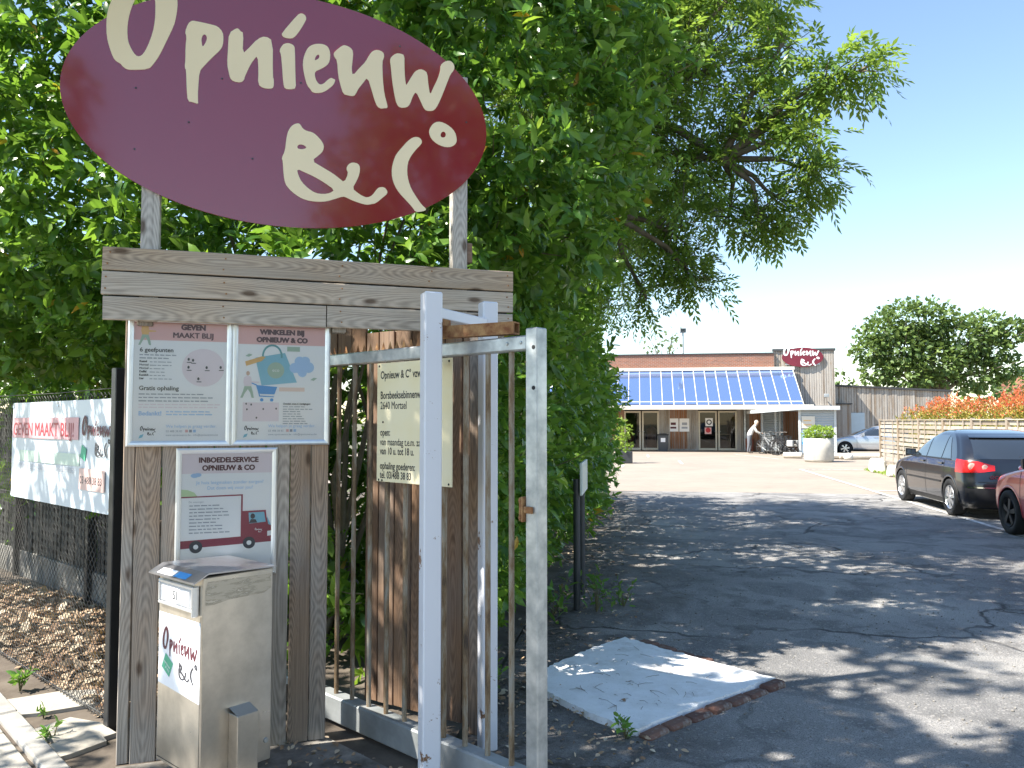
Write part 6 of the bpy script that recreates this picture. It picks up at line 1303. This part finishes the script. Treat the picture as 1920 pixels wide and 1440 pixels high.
# ------------------------------------------------------------------ bicycles and shopping trolleys
def bicycle(loc, rz, label, frame_m, basket=False):
    b = tag(empty('bicycle', loc, rz), label, 'bicycle', 'bicycles parked at the shelter')
    for x in (0, 1.08):
        wv = MB(); pts = [(x+.335*math.cos(t), 0, .35+.335*math.sin(t)) for t in np.linspace(0, 2*math.pi, 33)]; wv.tube(pts, .019, 6, False); o = wv.build('wheel', M_tyre, b, smooth=True)
        sp = MB(); 
        for q in range(12): a = q*math.pi/6; sp.tube([(x,.02*(1 if q % 2 else -1),.35),(x+.32*math.cos(a),0,.35+.32*math.sin(a))], .0025, 3, False)
        sp.tube([(x,-.05,.35),(x,.05,.35)], .02, 8); sp.build('spokes', M_galv, o)
        mg = MB(); mg.tube([(x+.365*math.cos(t), 0, .35+.365*math.sin(t)) for t in np.linspace(.4 if x else .9, 2.7, 14)], .02, 5, False); mg.build('mudguard', M_trim, b)
    f = MB(); f.tube([(0,0,.35),(.38,0,.85)], .016, 6).tube([(0,0,.35),(.46,0,.30)], .016, 6).tube([(.46,0,.30),(.36,0,.88)], .02, 6).tube([(.46,0,.30),(.88,0,.80)], .022, 6).tube([(.39,0,.55),(.89,0,.84)], .02, 6).tube([(1.08,0,.35),(.99,0,.62),(.87,0,.95)], .018, 6).build('frame', frame_m, b)
    MB().tube([(.87,0,.95),(.86,0,1.08)], .014, 6).tube([(.70,-.28,1.10),(.80,-.24,1.12),(.86,0,1.08),(.80,.24,1.12),(.70,.28,1.10)], .013, 6).build('handlebar', M_chrome, b)
    mk('saddle', [(.24,-.09,.95),(.24,.09,.95),(.40,.04,.96),(.52,.02,.95),(.52,-.02,.95),(.40,-.04,.96),(.26,0,.90),(.45,0,.91)], [(0,1,2,5)[::-1],(5,2,3,4)[::-1],(0,6,1),(1,6,7,2),(2,7,3),(3,7,4),(4,7,5),(5,7,6,0)], M_trim, b)
    MB().tube([(.46,-.08,.30),(.46,.08,.30)], .09, 14).tube([(.46,.09,.30),(.55,.09,.18)], .01, 5).tube([(.46,-.09,.30),(.37,-.09,.42)], .01, 5).build('cranks', M_trim, b)
    MB().box((-.12,-.07,.74),(.30,.07,.76)).tube([(.0,.06,.35),(.05,.06,.74)], .007, 4).tube([(.0,-.06,.35),(.05,-.06,.74)], .007, 4).build('luggage_rack', M_trim, b)
    if basket: MB().box((-.15,.08,.45),(.22,.20,.74),.03).box((-.15,-.20,.45),(.22,-.08,.74),.03).build('pannier', pm('grey_canvas',(0.42,0.42,0.40),0.9,vary=0.2), b)
M_bf = pm('bike_black', (0.02,0.02,0.022), 0.35, vary=0.2); M_bf2 = pm('bike_silver', (0.55,0.56,0.58), 0.3, 0.7, vary=0.1)
bicycle((13.05,36.5,0), R(112), 'bicycle with grey panniers, nearest the planter', M_bf, True); bicycle((12.92,36.9,0), R(106), 'black bicycle half hidden between the panniers bike and the trolleys', M_bf)
bicycle((13.0,38.3,0), R(120), 'silver bicycle next to the row of trolleys', M_bf2)
def trolley(loc, rz, label):
    t = tag(empty('shopping_trolley', loc, rz), label, 'trolley', 'nested trolleys by the shelter'); w = MB()
    A = [(-.22,-.2,.52),(.45,-.17,.55),(.45,.17,.55),(-.22,.2,.52)]; B = [(-.30,-.26,.92),(.52,-.2,.86),(.52,.2,.86),(-.30,.26,.92)]
    for k_ in range(5):
        q = k_/4; L_ = [tuple(a+(b-a)*q for a,b in zip(u_,v_)) for u_,v_ in zip(A,B)]; w.tube(L_+[L_[0]], .006, 4, False)
    for s_ in range(4):
        for k_ in range(8):
            q = k_/8; p = [A[s_][i]+(A[(s_+1)%4][i]-A[s_][i])*q for i in range(3)]; r2 = [B[s_][i]+(B[(s_+1)%4][i]-B[s_][i])*q for i in range(3)]; w.tube([p,r2], .004, 3, False)
    w.build('basket', M_galv, t)
    MB().tube([(-.30,-.26,.92),(-.38,-.26,1.02),(-.38,.26,1.02),(-.30,.26,.92)], .015, 6).build('handle', M_galv, t)
    MB().tube([(-.25,-.24,.55),(-.1,-.24,.15),(.5,-.2,.15),(.5,.2,.15),(-.1,.24,.15),(-.25,.24,.55)], .014, 6).build('chassis', M_galv, t)
    for x, y in ((-.1,-.24),(-.1,.24),(.48,-.2),(.48,.2)): MB().lathe([(0,-.015),(.06,-.015),(.06,.015),(0,.015)], 12, (x,y,.06), 'y').build('castor', M_dark, t)
for i in range(4): trolley((12.75+0.20*i, 39.3-0.06*i, 0), R(-8), ('leftmost shopping trolley of the row, under the hands of the person','second shopping trolley from the left in the row','third shopping trolley from the left in the row','rightmost shopping trolley of the row, next to the silver bicycle')[i])

# ------------------------------------------------------------------ person bending over the trolleys
pe = tag(empty('person', (11.98,39.7,0), R(-12)), 'person in pale jacket and grey trousers bending over the shopping trolleys', 'person')
J = {}; VV = []; EE = []; RR = []
def jn(name, p, r, frm=None):
    J[name] = len(VV); VV.append(p); RR.append(r)
    if frm is not None: EE.append((J[frm], J[name]))
jn('pel',(0,0,.90),(.15,.13)); jn('waist',(.07,0,1.07),(.135,.12),'pel'); jn('chest',(.20,0,1.27),(.15,.13),'waist'); jn('neck',(.31,0,1.42),(.06,.06),'chest'); jn('head0',(.36,0,1.49),(.085,.075),'neck'); jn('head',(.41,0,1.56),(.095,.085),'head0'); jn('crown',(.43,0,1.64),(.06,.06),'head')
for s_, sg_ in (('l',1),('r',-1)):
    jn('hip'+s_,(0,.10*sg_,.84),(.10,.10),'pel'); jn('knee'+s_,(.03+.05*sg_,.11*sg_,.47),(.068,.068),'hip'+s_); jn('ank'+s_,(-.03+.06*sg_,.11*sg_,.09),(.045,.045),'knee'+s_); jn('toe'+s_,(.13+.06*sg_,.12*sg_,.04),(.038,.035),'ank'+s_)
    jn('sh'+s_,(.24,.18*sg_,1.33),(.068,.068),'chest'); jn('elb'+s_,(.36,.22*sg_,1.09),(.05,.05),'sh'+s_); jn('wri'+s_,(.56,.17*sg_,1.02),(.032,.032),'elb'+s_); jn('palm'+s_,(.63,.16*sg_,1.02),(.035,.018),'wri'+s_)
    for q in range(4): jn('f%d%s'%(q,s_),(.69,(.13+.02*q)*sg_,1.02-.004*q),(.010,.010),'palm'+s_); jn('g%d%s'%(q,s_),(.72,(.13+.02*q)*sg_,.985),(.008,.008),'f%d%s'%(q,s_))
    jn('th'+s_,(.65,.10*sg_,.99),(.011,.011),'palm'+s_)
me = bpy.data.meshes.new('figure'); me.from_pydata(VV, EE, []); fig = bpy.data.objects.new('figure', me); link(fig, pe)
sk = fig.modifiers.new('skin','SKIN'); sk.use_smooth_shade = True; me.skin_vertices.new() if not me.skin_vertices else None
for i, r_ in enumerate(RR): me.skin_vertices[0].data[i].radius = (r_[0]*(1.22 if r_[0] > .045 else 1), r_[1]*(1.22 if r_[0] > .045 else 1))
me.skin_vertices[0].data[0].use_root = True
fig.modifiers.new('sub','SUBSURF').levels = 1; fig.modifiers['sub'].render_levels = 1
k = NT('person_clothes'); z = k.sep(k.coord())[2]; x = k.sep(k.coord())[0]
c_ = k.mix(k.math('GREATER_THAN', z, 0.93), (0.13,0.14,0.16), (0.62,0.60,0.57)); c_ = k.mix(k.math('LESS_THAN', z, 0.10), c_, (0.10,0.08,0.07)); c_ = k.mix(k.math('GREATER_THAN', z, 1.44), c_, (0.55,0.38,0.30)); c_ = k.mix(k.math('GREATER_THAN', x, 0.60), c_, (0.55,0.38,0.30)); k.base(c_); k.set(rough=0.85); k.bump(k.noise(k.coord(), 14, 4), 0.4, 0.01); me.materials.append(k.m)
M_hair = pm('grey_white_hair', (0.60,0.56,0.50), 0.7, c2=(0.45,0.42,0.37), vscale=30, bump=0.4, bscale=60)
mb = MB(); prof = []
V = []; F = []
for i in range(9):
    for j in range(16):
        a, b = math.pi*i/8*0.72, 2*math.pi*j/16; V.append((.39-.105*math.sin(a)*math.cos(b)*1.0-.02, .092*math.sin(a)*math.sin(b), 1.575+.112*math.cos(a)))
for i in range(8):
    for j in range(16): q = (i*16+j, i*16+(j+1)%16, (i+1)*16+(j+1)%16, (i+1)*16+j); F.append(q)
mk('hair', V, F, M_hair, pe, smooth=True)
bag = tag(MB().box((.0,-.16,0),(.10,.16,.26),.03).tube([(.05,-.12,.25),(.05,-.08,.42),(.05,.08,.42),(.05,.12,.25)], .012, 6).build('handbag', M_black, None, (12.42,39.38,0.78), (0,0,R(-12))), 'black handbag hanging at the arm of the person by the trolleys', 'bag')

# ------------------------------------------------------------------ turn the printed words into meshes
dg = bpy.context.evaluated_depsgraph_get()
for o in TEXTS:
    me = bpy.data.meshes.new_from_object(o.evaluated_get(dg)); tk = o.get('thicken', 0.0)
    if tk:                                        # heavier type: strokes widened by overlapping copies
        VV_ = [tuple(v.co) for v in me.vertices]; FF_ = [tuple(p.vertices) for p in me.polygons]; mt_ = me.materials[0]; q_ = MB()
        for i_, (dx_, dy_) in enumerate(((-1,0),(1,0),(0,.7),(0,-.7))): q_.raw([(v[0]+dx_*tk, v[1]+dy_*tk, v[2]+0.00006*i_) for v in VV_], FF_)
        me = bpy.data.meshes.new(o.name); me.from_pydata(q_.V, [], q_.F); me.materials.append(mt_)
    n = bpy.data.objects.new(o.name, me); par = o.parent; mb_ = o.matrix_basis.copy(); nm = o.name
    bpy.data.objects.remove(o)
    if par.name == 'vinyl_sheet':                 # big banner lines: every word a part of its own
        bpy.data.objects.remove(n); VV_ = [tuple(v.co) for v in me.vertices]; fs = sorted((tuple(p.vertices) for p in me.polygons), key=lambda f: min(VV_[i][0] for i in f)); words = []; end = -9.0
        h_ = max(v[1] for v in VV_)
        for f in fs:
            lo_ = min(VV_[i][0] for i in f)
            if lo_ > end+0.19*h_: words.append([])
            words[-1].append(f); end = max(end, max(VV_[i][0] for i in f))
        for wd_ in words:
            ix = {}; [ix.setdefault(i, len(ix)) for f in wd_ for i in f]
            w_ = mk('word', [VV_[i] for i in ix], [tuple(ix[i] for i in f) for f in wd_], me.materials[0], par); w_.matrix_basis = mb_
        continue
    n.name = nm; link(n, par); n.matrix_basis = mb_
